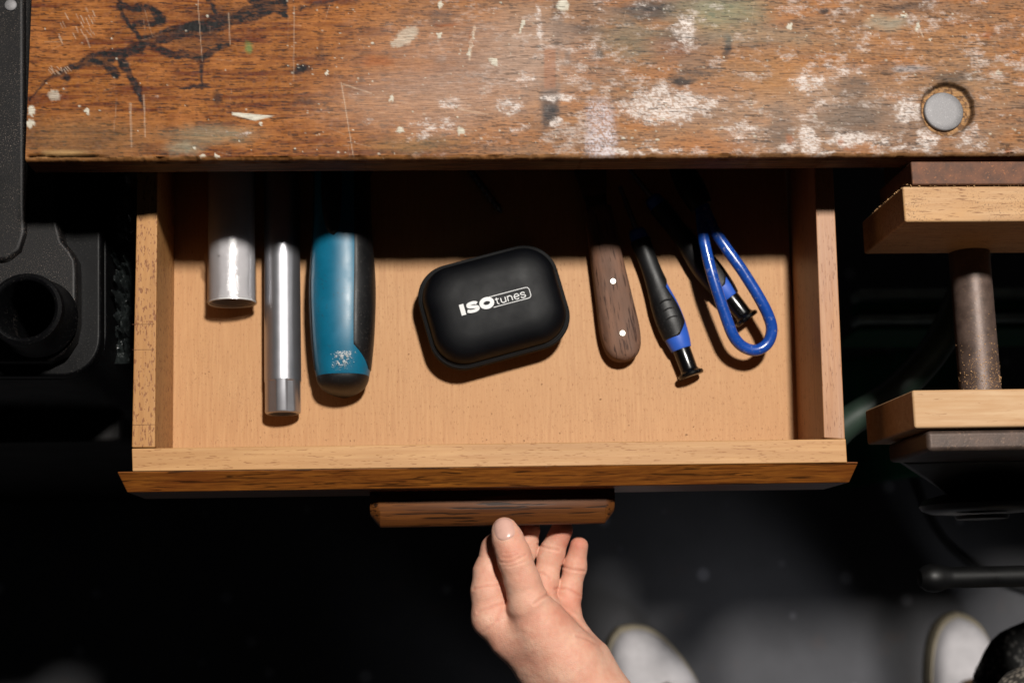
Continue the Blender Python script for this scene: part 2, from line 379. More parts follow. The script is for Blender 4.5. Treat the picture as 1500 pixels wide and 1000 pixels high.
# grey brown wear toward the lower left corner
col = colmix(col, ell(120, 205, 110, 34, .6)*.45, lin(128, 104, 74))
DK = lin(26, 25, 34)
dk = np.zeros(X.shape)
streak = .55+.45*sst(.3, .6, fbm(U/26+11, Vv/5+3, 4))
for a in [(40, 148, 74, 116, .6, 1), (74, 115, 136, 89, 1, 6.5), (142, 90, 178, 79, 7, 7), (178, 79, 212, 62, 7, 6), (212, 62, 262, 46, 7, 8), (262, 46, 330, 30, 8, 8), (330, 30, 415, 9, 8, 6), (300, 48, 350, 26, 4, 6), (150, 92, 172, 108, 4, 5), (172, 84, 190, 106, 4, 5), (190, 106, 203, 132, 5, 4), (203, 132, 212, 158, 4, 1.5), (222, 70, 252, 80, 2.5, 4), (252, 80, 292, 83, 4, 5), (292, 83, 330, 64, 5, 3), (294, 84, 296, 128, 3.2, 1.5), (178, 4, 184, 30, 2, 1.5), (184, 30, 205, 58, 1.5, 2.5), (176, 12, 212, 12, 3, 4), (195, 36, 240, 32, 3, 4), (215, 8, 238, 30, 3, 5), (302, 0, 326, 34, 1, 2.5), (372, 2, 412, 4, 7, 8), (395, 8, 418, 22, 6, 3), (440, 12, 492, 2, 1, 1), (308, 24, 326, 42, 2, 2)]:
    dk = np.maximum(dk, seg(*a[:4], a[4]*1.22+.3, a[5]*1.22+.3))
dk = np.maximum(dk, ell(292, 60, 44, 16, .5)*.45); dk = np.maximum(dk, ell(335, 22, 60, 12, .6)*.4); dk = np.maximum(dk, ell(205, 25, 30, 18, .7)*.3)
dk = np.clip(dk*1.25, 0, 1)*(.35+.65*streak)*(.75+.25*sst(.35, .55, fbm(U/7+1, Vv/4+7, 3)))
mk = lambda x, y, rx, ry, s=.5, rot=0: ell(x, y, rx, ry, s, rot)
for x, y, rx, ry, a in [(440, 103, 11, 8, .7), (446, 148, 14, 4, .35), (283, 126, 22, 2.5, .8), (318, 142, 6, 9, .5), (806, 155, 12, 26, .75), (800, 178, 8, 10, .6), (815, 30, 9, 40, .35), (1245, 175, 42, 26, .55), (1250, 130, 26, 14, .45), (1145, 185, 16, 26, .45), (1400, 113, 32, 8, .55), (990, 62, 22, 16, .4), (950, 15, 38, 12, .5), (1064, 68, 5, 16, .6), (1205, 18, 6, 4, .6), (840, 45, 40, 5, .4), (1000, 118, 16, 5, .6), (640, 88, 16, 4, .35), (645, 30, 14, 9, .3), (880, 78, 7, 7, .6), (833, 82, 5, 9, .5), (98, 113, 6, 3, .6), (470, 70, 5, 20, .25), (1330, 12, 30, 5, .3), (1110, 116, 30, 7, .35), (1020, 106, 26, 3, .4)]:
    dk = np.maximum(dk, mk(x, y, rx*1.1, ry*1.1)*min(1, a*1.35)*(.6+.4*streak))
col = colmix(col, np.clip(dk, 0, 1)*.93, DK)
# greenish / greyish films; the pale middle patches also paint in a glare haze
for x, y, rx, ry, a, c in [(1055, 18, 60, 26, .55, lin(150, 158, 128)), (1300, 35, 28, 10, .5, lin(172, 176, 160)), (930, 60, 50, 30, .3, lin(140, 138, 108)), (310, 197, 60, 14, .45, lin(160, 158, 132)), (365, 69, 6, 6, .7, lin(122, 150, 88)), (610, 212, 60, 12, .35, lin(138, 122, 84)), (1335, 102, 24, 5, .6, lin(176, 176, 182)), (1110, 55, 100, 12, .35, lin(160, 152, 132)), (270, 218, 24, 9, .5, lin(168, 172, 150)), (770, 70, 60, 60, .5, lin(190, 160, 138)), (610, 155, 120, 40, .5, lin(196, 158, 132)), (700, 100, 150, 70, .4, lin(200, 166, 146)), (1180, 160, 150, 50, .42, lin(186, 158, 136)), (1420, 140, 70, 60, .25, lin(190, 160, 130)), (600, 95, 50, 12, .3, lin(206, 138, 84)), (1140, 115, 70, 26, .5, lin(196, 136, 74)), (1040, 215, 60, 14, .55, lin(190, 122, 66)), (1300, 60, 40, 16, .35, lin(190, 130, 80)), (980, 70, 30, 14, .3, lin(192, 112, 60))]:
    col = colmix(col, mk(x, y, rx, ry, .7)*a, c)
# whitish paint: textured blotches
pn = fbm(U/12+21, Vv/6.5+13, 5, gain=.7); pn2 = fbm(U/34+1, Vv/14+33, 5, gain=.65)
WH = lin(240, 226, 218)
wz = np.zeros(X.shape)
for x, y, rx, ry, a in [(975, 155, 60, 26, 1.), (925, 155, 26, 14, .7), (1040, 150, 30, 14, .7), (1090, 195, 40, 24, .6), (1190, 120, 30, 20, .8), (1235, 105, 40, 14, .6), (1185, 205, 14, 26, .95), (1160, 215, 18, 10, .8), (1210, 150, 24, 16, .6), (1260, 205, 55, 12, .8), (1330, 158, 20, 16, 1.), (1322, 170, 12, 9, 1), (1360, 205, 18, 18, .8), (1330, 218, 30, 6, .7), (1420, 200, 26, 20, .7), (1440, 150, 18, 10, .5), (1010, 160, 14, 20, .8), (1005, 45, 18, 22, .8), (905, 225, 50, 6, .7), (975, 222, 40, 8, .6), (640, 190, 60, 20, .55), (745, 155, 30, 20, .6), (660, 150, 22, 9, .75), (770, 120, 26, 18, .5), (540, 178, 14, 8, .5), (820, 145, 30, 7, .8), (870, 75, 16, 30, .55), (760, 190, 14, 7, .7), (790, 40, 6, 34, .7), (1080, 155, 20, 10, .4), (1205, 225, 18, 6, .9), (940, 15, 30, 20, .45), (880, 20, 14, 12, .4), (815, 180, 9, 8, .9), (700, 60, 60, 20, .35), (215, 140, 24, 8, .4), (330, 195, 50, 8, .45), (1245, 60, 30, 5, .4), (1470, 50, 60, 20, .4), (1100, 20, 40, 10, .3)]:
    wz = np.maximum(wz, ell(x, y, rx*1.1, ry*1.1, .85)*a)
pf = fbm(U/3.2+9, Vv/1.7+3, 3)
wm = sst(.76, 1.04, wz*.85+pn*.85-.04)*(.35+.6*sst(.36, .58, pf))
wm = np.maximum(wm, sst(.53, .66, pn2*.6+pn*.4)*right*.5*(.4+.6*sst(.4, .6, pf)))
wm = np.maximum(wm, sst(.30, .9, wz)*.22)
col = colmix(col, np.clip(wm, 0, 1), WH)
# sprayed lilac white patch with sharp vertical sides
sp = (sst(854, 866, U+wob(8, 8, 2))*(1-sst(886, 904, U-(Vv-150)*.12+wob(8, 10, 9)))*sst(132, 168, Vv+wob(9, 14, 6))*(1-sst(240, 246, Vv)))
sp = sp*(.25+.7*sst(.36, .62, fbm(U/2.2+5, Vv/2.2+3, 3)))*(.55+.45*fbm(U/14+3, Vv/14, 3)*1.4)
col = colmix(col, np.clip(sp, 0, 1)*.92, lin(232, 222, 228))
brn = sst(795, 799, U)*(1-sst(812, 816, U))*sst(68, 74, Vv)*(1-sst(125, 134, Vv)); col = colmix(col, brn*.7, lin(178, 124, 92))
# solid paint chips
chip = np.zeros(X.shape)
for x, y, rx, ry, rot in [(824, 8, 9, 9, 0), (597, 52, 17, 11, -35), (581, 64, 10, 6, 0), (676, 191, 6, 5, 20), (587, 191, 5, 5, 0), (645, 8, 4, 6, 0), (45, 163, 5, 8, 0), (45, 181, 6, 6, 0), (128, 163, 5, 3, 30), (285, 216, 2.5, 2.5, 0), (383, 182, 2.5, 2.5, 0), (351, 207, 2, 2, 0), (297, 229, 4, 3, 0), (317, 230, 4, 3, 0), (480, 107, 3, 2, 0), (724, 90, 6, 5, 40), (643, 53, 4, 4, 0), (573, 145, 3, 5, 20), (1157, 40, 4, 5, 0), (1325, 24, 4, 3, 0), (1363, 59, 1.5, 1.5, 0), (1345, 40, 3, 8, 15), (690, 66, 3, 18, 8), (735, 5, 2, 2, 0), (765, 40, 2, 10, 15), (80, 140, 9, 7, 0), (1465, 108, 6, 3, 0)]:
    a = .55 if (x, y) in ((80, 140), (597, 52), (581, 64), (1465, 108)) else .95
    chip = np.maximum(chip, ell(x, y, rx, ry, .25, rot, U+(Uw-U)*.35+(fbm(U/4, Vv/4+8, 3)-.5)*7, Vv+(Vw-Vv)*.35+(fbm(U/4+30, Vv/4, 3)-.5)*7)*a)
tri = np.clip(np.minimum(np.minimum((Vv-(164+(U-340)*.09))/1.2, ((171-abs(U-372)*.02)+7*(1-abs(U-374)/30)-Vv)/1.5), np.minimum((U-339)/2, (402-U)/2)), 0, 1)
chip = np.maximum(chip, tri)
# random flecks
nf = 420
for k in range(nf):
    x = rng.uniform(45, 1500) if k % 4 == 0 else rng.uniform(420, 1500); y = rng.uniform(0, 236)
    r = abs(rng.normal(0, .42))+.42
    i0, i1 = np.searchsorted(U[:, nv//2 if 0 else 0]*0+xs, [P(x-5, y, ZB).x, P(x+5, y, ZB).x])
    sl = slice(max(0, i0), i1)
    chip[sl] = np.maximum(chip[sl], (1-sst(r*.6, r*1.3+.3, np.hypot((U[sl]-x)/rng.uniform(.7, 2), Vv[sl]-y)))*rng.uniform(.4, .9))
# fine light scratches
scr = np.zeros(X.shape)
def scratch(x1, y1, x2, y2, r, a):
    sl = slice(*np.searchsorted(xs, [P(min(x1, x2)-6, y1, ZB).x, P(max(x1, x2)+6, y1, ZB).x]))
    u, v_ = U[sl]+(Uw[sl]-U[sl])*.12, Vv[sl]+(Vw[sl]-Vv[sl])*.12
    scr[sl] = np.maximum(scr[sl], seg(x1, y1, x2, y2, r, r*.6, .7, u, v_)*a)
for a in [(500, 122, 518, 230, 1., .6), (503, 124, 545, 137, 1.2, .6), (191, 152, 193, 215, 1.8, .4), (211, 140, 213, 200, 1.2, .5), (431, 10, 430, 120, 1, .35), (290, 0, 296, 90, .8, .45), (335, 20, 337, 65, 1, .5), (695, 40, 688, 88, 2, .8), (672, 160, 715, 168, 1.5, .5), (905, 140, 906, 190, .7, .3), (1345, 35, 1352, 55, 1.5, .8), (125, 52, 132, 70, 1.5, .35)]: scratch(*a)
for k in range(26):
    x, y = rng.uniform(86, 138), rng.uniform(12, 58); l = rng.uniform(4, 11); scratch(x, y, x+l*.5, y+l, .7, rng.uniform(.35, .9))
for k in range(14):
    x, y = rng.uniform(64, 100), rng.uniform(96, 104); scratch(x, y, x+rng.uniform(2, 6), y+6, .6, rng.uniform(.5, .9))
for k in range(60):
    x, y = rng.uniform(60, 1480), rng.uniform(0, 225); l = rng.uniform(8, 50); a = rng.choice([0, 1.5, .3, -.2])+rng.normal(0, .15)
    scratch(x, y, x+l*math.cos(a), y+l*math.sin(a), .45, rng.uniform(.15, .4))
col = colmix(col, scr, lin(214, 184, 158))
col = colmix(col, np.clip(chip, 0, 1), lin(230, 222, 204))
# rust-orange dots
for x, y, rx, ry in [(1157, 205, 5, 5), (1233, 206, 4, 4), (1240, 216, 4, 3), (1478, 221, 6, 4), (652, 36, 14, 2.5), (690, 62, 4, 14), (1445, 54, 8, 5), (555, 90, 22, 8), (805, 250, 1, 1)]:
    col = colmix(col, ell(x, y, rx, ry, .6)*.55, lin(176, 100, 48))
# dog hole
hx, hy, hr = 1388, 160, 39
dh = np.hypot(U-hx, Vv-hy)+wob(9, 5, 1.3)
Z = ZB+Zr
relief = (fbm(U/10, Vv/4+5, 5, gain=.65)-.5)*.0008-pores*.00012+np.clip(chip, 0, 1)*.00035+wm*.00012
relief = relief-.0009*sst(.55, .9, dk)*0
Z = Z+np.where(on_top | (Zr > -.003), relief, 0)
hole = 1-sst(hr-3, hr+1, dh)
on = (Zr > -.0005)
Z = Z-np.where(on, hole*.0032+(1-sst(hr-8, hr+7, dh))*.0006, 0)
burn = (1-sst(hr-2, hr+8, dh))*(.55+.45*sst(-20, 26, (U-hx)-(Vv-hy)))
col = colmix(col, burn*.7, lin(72, 48, 28)); col = colmix(col, (1-sst(hr-5, hr-2, dh))*.85, lin(196, 146, 92))
dn = fbm(U/3.5, Vv/3.5+9, 3); col = colmix(col, (1-sst(hr-5, hr-1, dh))*sst(.5, .62, dn)*.8, lin(104, 66, 36))
# split along the front left edge, chipped corner
crk = 228.5+ (fbm(U/30, U*0+3, 3)-.5)*3
cm = np.exp(-((Vv-crk)/1.5)**2)*(1-sst(130, 165, U))*sst(38, 44, U)
Z = Z-np.where(on, cm*.003, 0); col = colmix(col, cm*.9*on, lin(20, 12, 8))
col = colmix(col, on*sst(crk, crk+2.5, Vv)*(1-sst(300, 340, U))*.6, lin(176, 130, 84))
col = colmix(col, on*(1-sst(2, 5.5, np.abs(Vv-224)))*(1-sst(110, 140, U))*sst(55, 70, U)*.7, lin(196, 156, 104))
# edge wear on the rim, and the front face colours
rim = (D < .0016) & (Zr > -.004)
col = colmix(col, rim*.45, lin(190, 138, 88))
ff = (Zr < -.0035)
gf = fbm(U/60, Zr*9000/3+5, 4)
fcol = np.ones(X.shape+(3,))*np.array(lin(134, 84, 46)); fcol = colmix(fcol, sst(.35, .65, gf), lin(92, 56, 32))
fcol = colmix(fcol, sst(.55, .75, fbm(U/40+8, Zr*4000+2, 4))*.6, lin(156, 126, 96))
col = np.where(ff[..., None], fcol, col)
nick = (fbm(U/26+50, U*0+8, 4)-.5)
Y = Y+np.where(D < .002, np.abs(nick)*.0022*(Zr > -.006), 0)
Z = Z-np.where((D < .0016) & (Zr > -.004), np.clip(nick-.05, 0, 1)*.006, 0)
mu = np.array(lin(150, 100, 64)); crack = sst(.66, .74, fbm(U/22+60, Vv/1.6+wob(50, 5, 9.2)+11, 3))*right*(~ff)
col = colmix(col, crack*.6, lin(60, 38, 26))
col = np.clip(mu+(col-mu)*1.18, .006, .9)
Vt = np.stack([X, Y, Z-GZ], -1).reshape(-1, 3)
idx = np.arange(nx*nv).reshape(nx, nv)
Fq = np.stack([idx[:-1, :-1], idx[:-1, 1:], idx[1:, 1:], idx[1:, :-1]], -1).reshape(-1, 4)
me = bpy.data.meshes.new('bench_board'); me.from_pydata(Vt.tolist(), [], Fq.tolist()+[idx[0, ::-1].tolist(), idx[-1, :].tolist()]); me.update()
ca = me.color_attributes.new('stain', 'FLOAT_COLOR', 'POINT')
ca.data.foreach_set('color', np.concatenate([col.reshape(-1, 3), np.ones((nx*nv, 1))], 1).astype(np.float32).ravel())
ga = me.attributes.new('gloss', 'FLOAT', 'POINT'); ga.data.foreach_set('value', (0.56+.2*np.clip(wm+chip, 0, 1)+.06*(1-right)+.14*(mid-.5)).astype(np.float32).ravel())
me.polygons.foreach_set('use_smooth', [True]*len(me.polygons)); me.set_sharp_from_angle(angle=math.radians(60))
m, nt, b = newmat('scarred_bench_wood')
at = nd(nt, 'ShaderNodeAttribute', attribute_name='stain'); b.inputs['Specular IOR Level'].default_value = .16
g = noise(nt, mapping(nt, (110, 1700, 1700)), 1, 5, .7)
c = mix(nt, ramp(nt, g, [(.34, 0), (.64, .72)]), at.outputs['Color'], mix(nt, 1, at.outputs['Color'], (.35, .30, .27), 'MULTIPLY'))
lk(nt, c, b.inputs['Base Color'])
a2 = nd(nt, 'ShaderNodeAttribute', attribute_name='gloss'); lk(nt, a2.outputs['Fac'], b.inputs['Roughness'])
bump(nt, b, g, .25, .0003)
me.materials.append(m)
o = bpy.data.objects.new('tabletop', me); C.objects.link(o); o.parent = bench
def bchild(name, x0, x1, y0, y1, z0, z1, mat): return box(name, x0, x1, y0, y1, z0-GZ, z1-GZ, mat, bench, .001)
eb = pl_.y
bchild('apron', -.20, -.180, eb+.03, eb+.6, -.03, ZB-TB-.0015, M['dark_wood'])
bchild('apron', .335, .36, eb+.03, eb+.6, -.03, ZB-TB-.0015, M['dark_wood'])
bchild('apron', -.178, .333, eb+.45, eb+.47, -.03, ZB-TB-.0015, M['dark_wood'])
bchild('leg', -.20, -.13, eb+.06, eb+.13, GZ, -.032, M['dark_wood'])
bchild('leg', .34, .41, eb+.16, eb+.23, GZ, -.032, M['dark_wood'])
bchild('leg', -.20, -.13, eb+.53, eb+.60, GZ, -.032, M['dark_wood'])
bchild('leg', .34, .41, eb+.53, eb+.60, GZ, -.032, M['dark_wood'])

pc = P(1384, 162, ZB)
dog = thing('bench_dog', 'round grey metal peg sunk in a sawdusty hole in the bench top', 'bench dog', (pc.x, pc.y, ZB-.02))
r = 31*.000395
lathe('peg', [(0, r), (.0178, r), (.0184, r-.0002), (.0188, r-.0008), (.0189, r*.6), (.0189, r*.05)], M['steel_dog'], dog, seg=64)

# ------------------------------------------------------------ drawer
ZS = 0.063
drawer = thing('drawer', 'open light beech drawer with golden oak front, full of tools', 'drawer', (0, 0, 0))
YB = .52                                               # back end under the bench
def ext(p, q):                                         # continue a wall line back to YB
    t = (YB-p.y)/(q.y-p.y); return p+(q-p)*t
Lo = P(193, 655, ZS), P(200, 315, ZS); Li = P(227, 655, ZS), P(230.5, 315, ZS)
Ri = P(1207, 641, ZS), P(1195, 305, ZS); Ro = P(1238, 643, ZS), P(1223, 305, ZS)
fl0 = P(193, 656.5, ZS); fr0 = P(1239, 642.5, ZS); fl1 = P(194, 690, ZS); fr1 = P(1241, 677, ZS)
def wall(name, o2, i2, mat, fy):
    A = ext(o2[0], o2[1]); B = ext(i2[0], i2[1])
    top = [o2[0], i2[0], B, A]
    return prism(name, top, [Vector((v.x, v.y, -.012)) for v in top], mat, drawer, .0007)
# left side board in two glued pieces plus finger joints, right side board
wall('side_board', Lo, Li, M['beech_y'], 0)
wall('side_board', (Ro[0], Ro[1]), (Ri[0], Ri[1]), M['beech_y2'], 0)
top = [fl1, fr1, fr0, fl0]
prism('front_board', top, [Vector((v.x, v.y, -.012)) for v in top], M['beech_x'], drawer, .0006)
# bottom panel
bm_top = [Vector((Li[0].x-.002, fl0.y-.002, 0)), Vector((Ri[0].x+.002, fr0.y-.002, 0)), Vector((Ri[0].x+.002, YB, 0)), Vector((Li[0].x-.002, YB, 0))]
prism('bottom_panel', bm_top, [Vector((v.x, v.y, -.006)) for v in bm_top], M['beech_floor'], drawer, 0)
box('back_board', Li[0].x, Ri[0].x, YB-.016, YB-.001, .0005, ZS-.004, M['beech_x'], drawer)
# finger joints seen on the left board: thin recessed seams
seam = plain('seam', lin(96, 60, 34), .8)
for yy in (475, 512, 622):
    a = P(195, yy, ZS+.0002); b_ = P(227, yy, ZS+.0002)
    box('joint_seam', a.x-.0006, b_.x-.0003, a.y-.00012, a.y+.00012, ZS-.001, ZS+.00012, seam, drawer, 0)
# bevelled oak front
zt = ZS-.0006
tl, tr_ = P(171, 690.5, zt), P(1258, 676, zt)
bl, br_ = P(186, 721, zt-.010), P(1244, 706.5, zt-.010)
zb2 = -.014
back_t = [tl, tr_]
Vf = [tl, tr_, br_, bl,                                          # bevel face
      Vector((tl.x, tl.y, zb2)), Vector((tr_.x, tr_.y, zb2)), Vector((br_.x, br_.y, zb2+.010)), Vector((bl.x, bl.y, zb2+.010))]
oakf = mesh('drawer_face', Vf, [(0, 1, 2, 3), (4, 7, 6, 5), (3, 2, 6, 7), (0, 4, 5, 1), (0, 3, 7, 4), (1, 5, 6, 2)], M['oak'], drawer, bevel=.0009)
# pull handle, a bar with bevelled rounded front and ends
hL, hR = P(542, 771, .024), P(901, 768, .024)
yface = (bl.y+br_.y)/2
hs = []
y_out = (hL.y+hR.y)/2
prof_h = [(yface+.001, .030), (yface-.004, .0305), (y_out+.0125, .0305), (y_out+.0100, .0302), (y_out+.003, .0262), (y_out+.0008, .0240), (y_out, .0215), (y_out+.0012, .019), (y_out+.006, .013), (yface+.001, .010)]
def sect(x, inset):
    sc = []
    for (yy, zz) in prof_h:
        fy = (yface-yy)/(yface-y_out); z0 = .020
        sc.append((x, yy+max(0, fy)*inset*.5, z0+(zz-z0)*(1-inset*18)))
    return sc
V = []; xsn = [hL.x, hL.x+.0012, hL.x+.0035, hL.x+.0065, hR.x-.0065, hR.x-.0035, hR.x-.0012, hR.x]
ins = [.016, .013, .007, 0, 0, .007, .013, .016]
for x, i_ in zip(xsn, ins): V += sect(x, i_)
npf = len(prof_h); F = [tuple(range(npf)), tuple(range(len(V)-1, len(V)-npf-1, -1))]
for i in range(len(xsn)-1):
    for j in range(npf): F.append((i*npf+j, i*npf+(j+1) % npf, (i+1)*npf+(j+1) % npf, (i+1)*npf+j))
mesh('handle', V, F, M['oak_handle'], drawer, auto=30, bevel=.0004)

# crumbs and a pale chip lying on the drawer floor
V = []; F = []
for k in range(150):
    x = rng.uniform(262, 1160); y = 650-abs(rng.normal(0, 90)) if k % 3 else 646-abs(rng.normal(0, 3)); y = max(y, 300); p = P(x, y, .0002); s_ = abs(rng.normal(0, .00022))+.00012
    b0 = len(V)
    for q in range(4): V.append((p.x+rng.normal(0, s_), p.y+rng.normal(0, s_), p.z+abs(rng.normal(0, s_*.6))))
    F.extend([(b0, b0+1, b0+2), (b0, b0+2, b0+3), (b0, b0+1, b0+3), (b0+1, b0+2, b0+3)])
M['crumb'] = plain('wood_crumbs', lin(150, 110, 76), .9, vscale=200)
cb0 = mesh('wood_crumbs', V, F, M['crumb'], None, smooth=False); tag(cb0, 'fine wood crumbs scattered over the drawer floor', 'wood crumbs', kind='stuff')
# ------------------------------------------------------------ film roll
fr_ = Frame((339, 440), (338, 255), .020); r = 34*fr_.mp
roll = thing('film_roll', 'white tube wrapped in clear film, leftmost in the drawer', 'film roll', fr_.o, fr_.rot)
zc_ = r+.0008
lathe('tube', [(.07, .0001), (.07, r-.0030), (.0, r-.0026), (.0, r-.0010), (.0006, r-.0006), (.16, r-.0006)], M['tube_white'], roll, 'Y', 56, (0, 0, zc_))
V = []; F = []; sg = 96; rows = 120
for i in range(rows):
    y = .17*i/(rows-1)
    for j in range(sg):
        a = 2*math.pi*j/sg
        w = math.sin(y*900+3*math.sin(a*2)+a)*.00012+math.sin(y*2300+a*5)*.00007 if y > .025 else math.sin(a*7+y*150)*.00012
        w *= .6; w += .00012*(fbm(np.array([a*3.]), np.array([y*220]), 3)[0]-.5)*2
        rr = r+.0001+w+(.0004 if y < .002 else 0)
        V.append((rr*math.cos(a), y-.0015, zc_+rr*math.sin(a)))
for i in range(rows-1):
    for j in range(sg): F.append((i*sg+j, i*sg+(j+1) % sg, (i+1)*sg+(j+1) % sg, (i+1)*sg+j))
mesh('film_wrap', V, F, M['film'], roll, auto=0)
tube('end_rim', [((r-.0008)*math.cos(a), -.0008, zc_+(r-.0008)*math.sin(a)) for a in np.linspace(0, 2*math.pi, 41)], .0007, M['print'], roll, seg=8, raw=True)
mesh('film_flap', [(-r*.95, .022, zc_+.004), (-r-.0022, .026, zc_+.003), (-r-.002, .033, zc_+.002), (-r*.9, .03, zc_+.006), (-r*.3, .028, zc_+r+.0004)], [(0, 1, 2, 3), (0, 3, 4)], M['film'], roll)

# ------------------------------------------------------------ chrome tube
fr_ = Frame((414, 605), (412, 260), .015); r = 25.5*fr_.mp; mp = fr_.mp
rod = thing('steel_tube_wrench', 'long satin chrome tube between white roll and teal handle', 'box spanner', fr_.o, fr_.rot)
zc_ = r+.0004
hexr = []
V = []; F = []; sg = 96
rowsY = [(.012, .70), (.0, .72), (-.0004, .86), (.0004, .97), (.0012, 1.0), (.0205, 1.0), (.0212, 1.018), (.022, 1.02), (.17, 1.0)]
for y, k in rowsY:
    for j in range(sg):
        a = 2*math.pi*j/sg
        kk = k
        if y < .0208 and k > .9:                        # six pressed flats near the end
            ah = (a+math.pi/6) % (math.pi/3)-math.pi/6
            kk = min(k, .955/max(math.cos(ah), .01)) if abs(ah) < .2 else k
        V.append((r*kk*math.cos(a), y, zc_+r*kk*math.sin(a)))
for i in range(len(rowsY)-1):
    for j in range(sg): F.append((i*sg+j, i*sg+(j+1) % sg, (i+1)*sg+(j+1) % sg, (i+1)*sg+j))
F.append(tuple(range(sg)))
mesh('tube', V, F, M['chrome'], rod, auto=30)

# ------------------------------------------------------------ teal handle
fr_ = Frame((502, 577), (501, 290), .020); mp = fr_.mp
teal = thing('teal_saw_handle', 'teal and black plastic tool handle with white dust near its end', 'tool handle', fr_.o, fr_.rot)
hh = .0185
S_ = lambda y, cx, hw, h, e=2.3: (y*mp, cx*mp, h+.0004, hw*mp, h, e)
secs = [S_(6, 0, 20, .012, 2.2), S_(18, 0, 35, .0165), S_(30, 0, 38.5, .0175), S_(70, 0, 43, .019), S_(110, 0, 45.5, .0195), S_(150, 0, 46.5, .0195), S_(190, 0, 45, .019), S_(230, 0, 42, .0185), S_(280, 0, 40, .018), S_(330, 0, 40, .018)]
loft('body', secs[1:], M['teal'], teal, seg=64)
loft('end_cap', [S_(0.2, 0, 8, .0075, 2), S_(3, 0, 20, .0125, 2), S_(9, 0, 30, .0158, 2.2), S_(16, 0, 35, .0171), S_(24, 0, 37.4, .01765), S_(25, 0, 35, .017)], M['rubber'], teal, seg=48, n=3)
# black grip panel on the right; narrow left rim also paints in the shaded side
sg_ = [s for s in secs[2:]]
loft('grip_panel', sg_, M['rubber'], teal, seg=30, n=8, off=.0006, a0=lambda t: -60, a1=lambda t: (18+52*min(1, t/.12)) if t < .12 else 70+3*math.sin(t*5))
loft('grip_panel', sg_, M['rubber'], teal, seg=20, n=8, off=.0006, a0=lambda t: 158-6*math.sin(t*5), a1=lambda t: 240)
loft('thumb_rest', [S_(222, -10, 8, .0185, 2), S_(228, -10, 17, .0191, 2), S_(245, -10, 22, .0193, 2), S_(290, -10, 24, .0193, 2), S_(330, -10, 24, .0190, 2)], M['rubber'], teal, seg=40)
lathe('collar', [(325*mp, .019), (326*mp, .021), (345*mp, .021), (350*mp, .014), (420*mp, .010)], M['rubber'], teal, 'Y', 40, (0, 0, .0215))
V = []; F = []
for k in range(1500):
    x = rng.normal(4, 6.5); y = 52+rng.normal(0, 14)+x*.8
    if fbm(np.array([x/5.+3]), np.array([y/5.]), 3)[0] < .41: continue
    if x > 22 or x < -18 or y < 28: continue
    h_ = .0189+.0004; ang = x/44; s_ = abs(rng.normal(0, .00013))+.00005
    zt_ = .0004+.0183*(1+max(0, 1-abs(ang)**2.3)**(1/2.3))+.0003+rng.uniform(0, .0002)
    b0 = len(V)
    for q in range(5): V.append((x*mp+s_*math.cos(q*1.257)*rng.uniform(.5, 1.4), y*mp+s_*math.sin(q*1.257)*rng.uniform(.5, 1.4), zt_))
    V.append((x*mp, y*mp, zt_+.00006)); F += [(b0+q, b0+(q+1) % 5, b0+5) for q in range(5)]
du = mesh('dust', V, F, M['dust'], teal, smooth=False); du['kind'] = 'stuff'

# ------------------------------------------------------------ black zip case
cw, ch_ = .0950, .0712; cc = P(723.5, 450, .020); ca_ = math.radians(14.8)
case = thing('zip_case', 'small black zip case with white lettering in the middle of the drawer', 'case', (cc.x, cc.y, 0), ca_)
def rrect(w, h, r, n=12):
    pts = []
    for (sx, sy, a0_) in ((1, 1, 0), (-1, 1, 90), (-1, -1, 180), (1, -1, 270)):
        for k in range(n+1):
            a = math.radians(a0_+90*k/n); pts.append((sx*(w/2-r)+r*math.cos(a), sy*(h/2-r)+r*math.sin(a)))
        # subdivide straight run
    out = []
    for i in range(len(pts)):
        p, q = pts[i], pts[(i+1) % len(pts)]; L = math.hypot(q[0]-p[0], q[1]-p[1]); m_ = max(1, int(L/.003))
        out += [(p[0]+(q[0]-p[0])*k/m_, p[1]+(q[1]-p[1])*k/m_) for k in range(m_)]
    return out
base = rrect(cw, ch_, .0225); nb = len(base)
def ring(inset, z):
    w = 1-2*inset/cw; h = 1-2*inset/ch_
    return [(x*w, y*h, z) for x, y in base]
def shell(name, rings, mat, closed=True):
    V = []; F = []
    for i_, z_ in rings: V += ring(i_, z_)
    for i in range(len(rings)-1):
        for j in range(nb): F.append((i*nb+j, i*nb+(j+1) % nb, (i+1)*nb+(j+1) % nb, (i+1)*nb+j))
    if closed: F += [tuple(range(nb)), tuple(range(len(V)-1, len(V)-nb-1, -1))]
    return mesh(name, V, F, mat, case, auto=50)
shell('lower_shell', [(.014, .0), (.007, .0008), (.0035, .004), (.002, .010), (.0018, .0150)], M['case'])
shell('webbing', [(.0010, .0150), (.0002, .0156), (0, .0165), (.0001, .0180), (.0014, .0184), (.0014, .0192), (.0001, .0196), (-.0001, .0212), (.0002, .0226), (.0010, .0232), (.0022, .0232)], M['case_trim'])
def topz(f): return .0388+.0022*(1-f*f)                 # crown of the lid
rg = [(.0020, .0226), (.0026, .0245), (.0030, .0275), (.0039, .0310), (.0055, .0340), (.0078, .0362), (.0112, .0376), (.0150, .0388)]
lidr = [(a, z) for a, z in rg]
V = []; F = []
for i_, z_ in lidr: V += ring(i_, z_)
K = len(lidr)
for s_ in (.85, .7, .55, .4, .25, .1):
    V += [(x*s_*(1-.03/cw), y*s_*(1-.03/ch_), .0388+.0016*(1-s_**2)) for x, y in base]
    K += 1
for i in range(K-1):
    for j in range(nb): F.append((i*nb+j, i*nb+(j+1) % nb, (i+1)*nb+(j+1) % nb, (i+1)*nb+j))
F.append(tuple(range(len(V)-1, len(V)-nb-1, -1)))
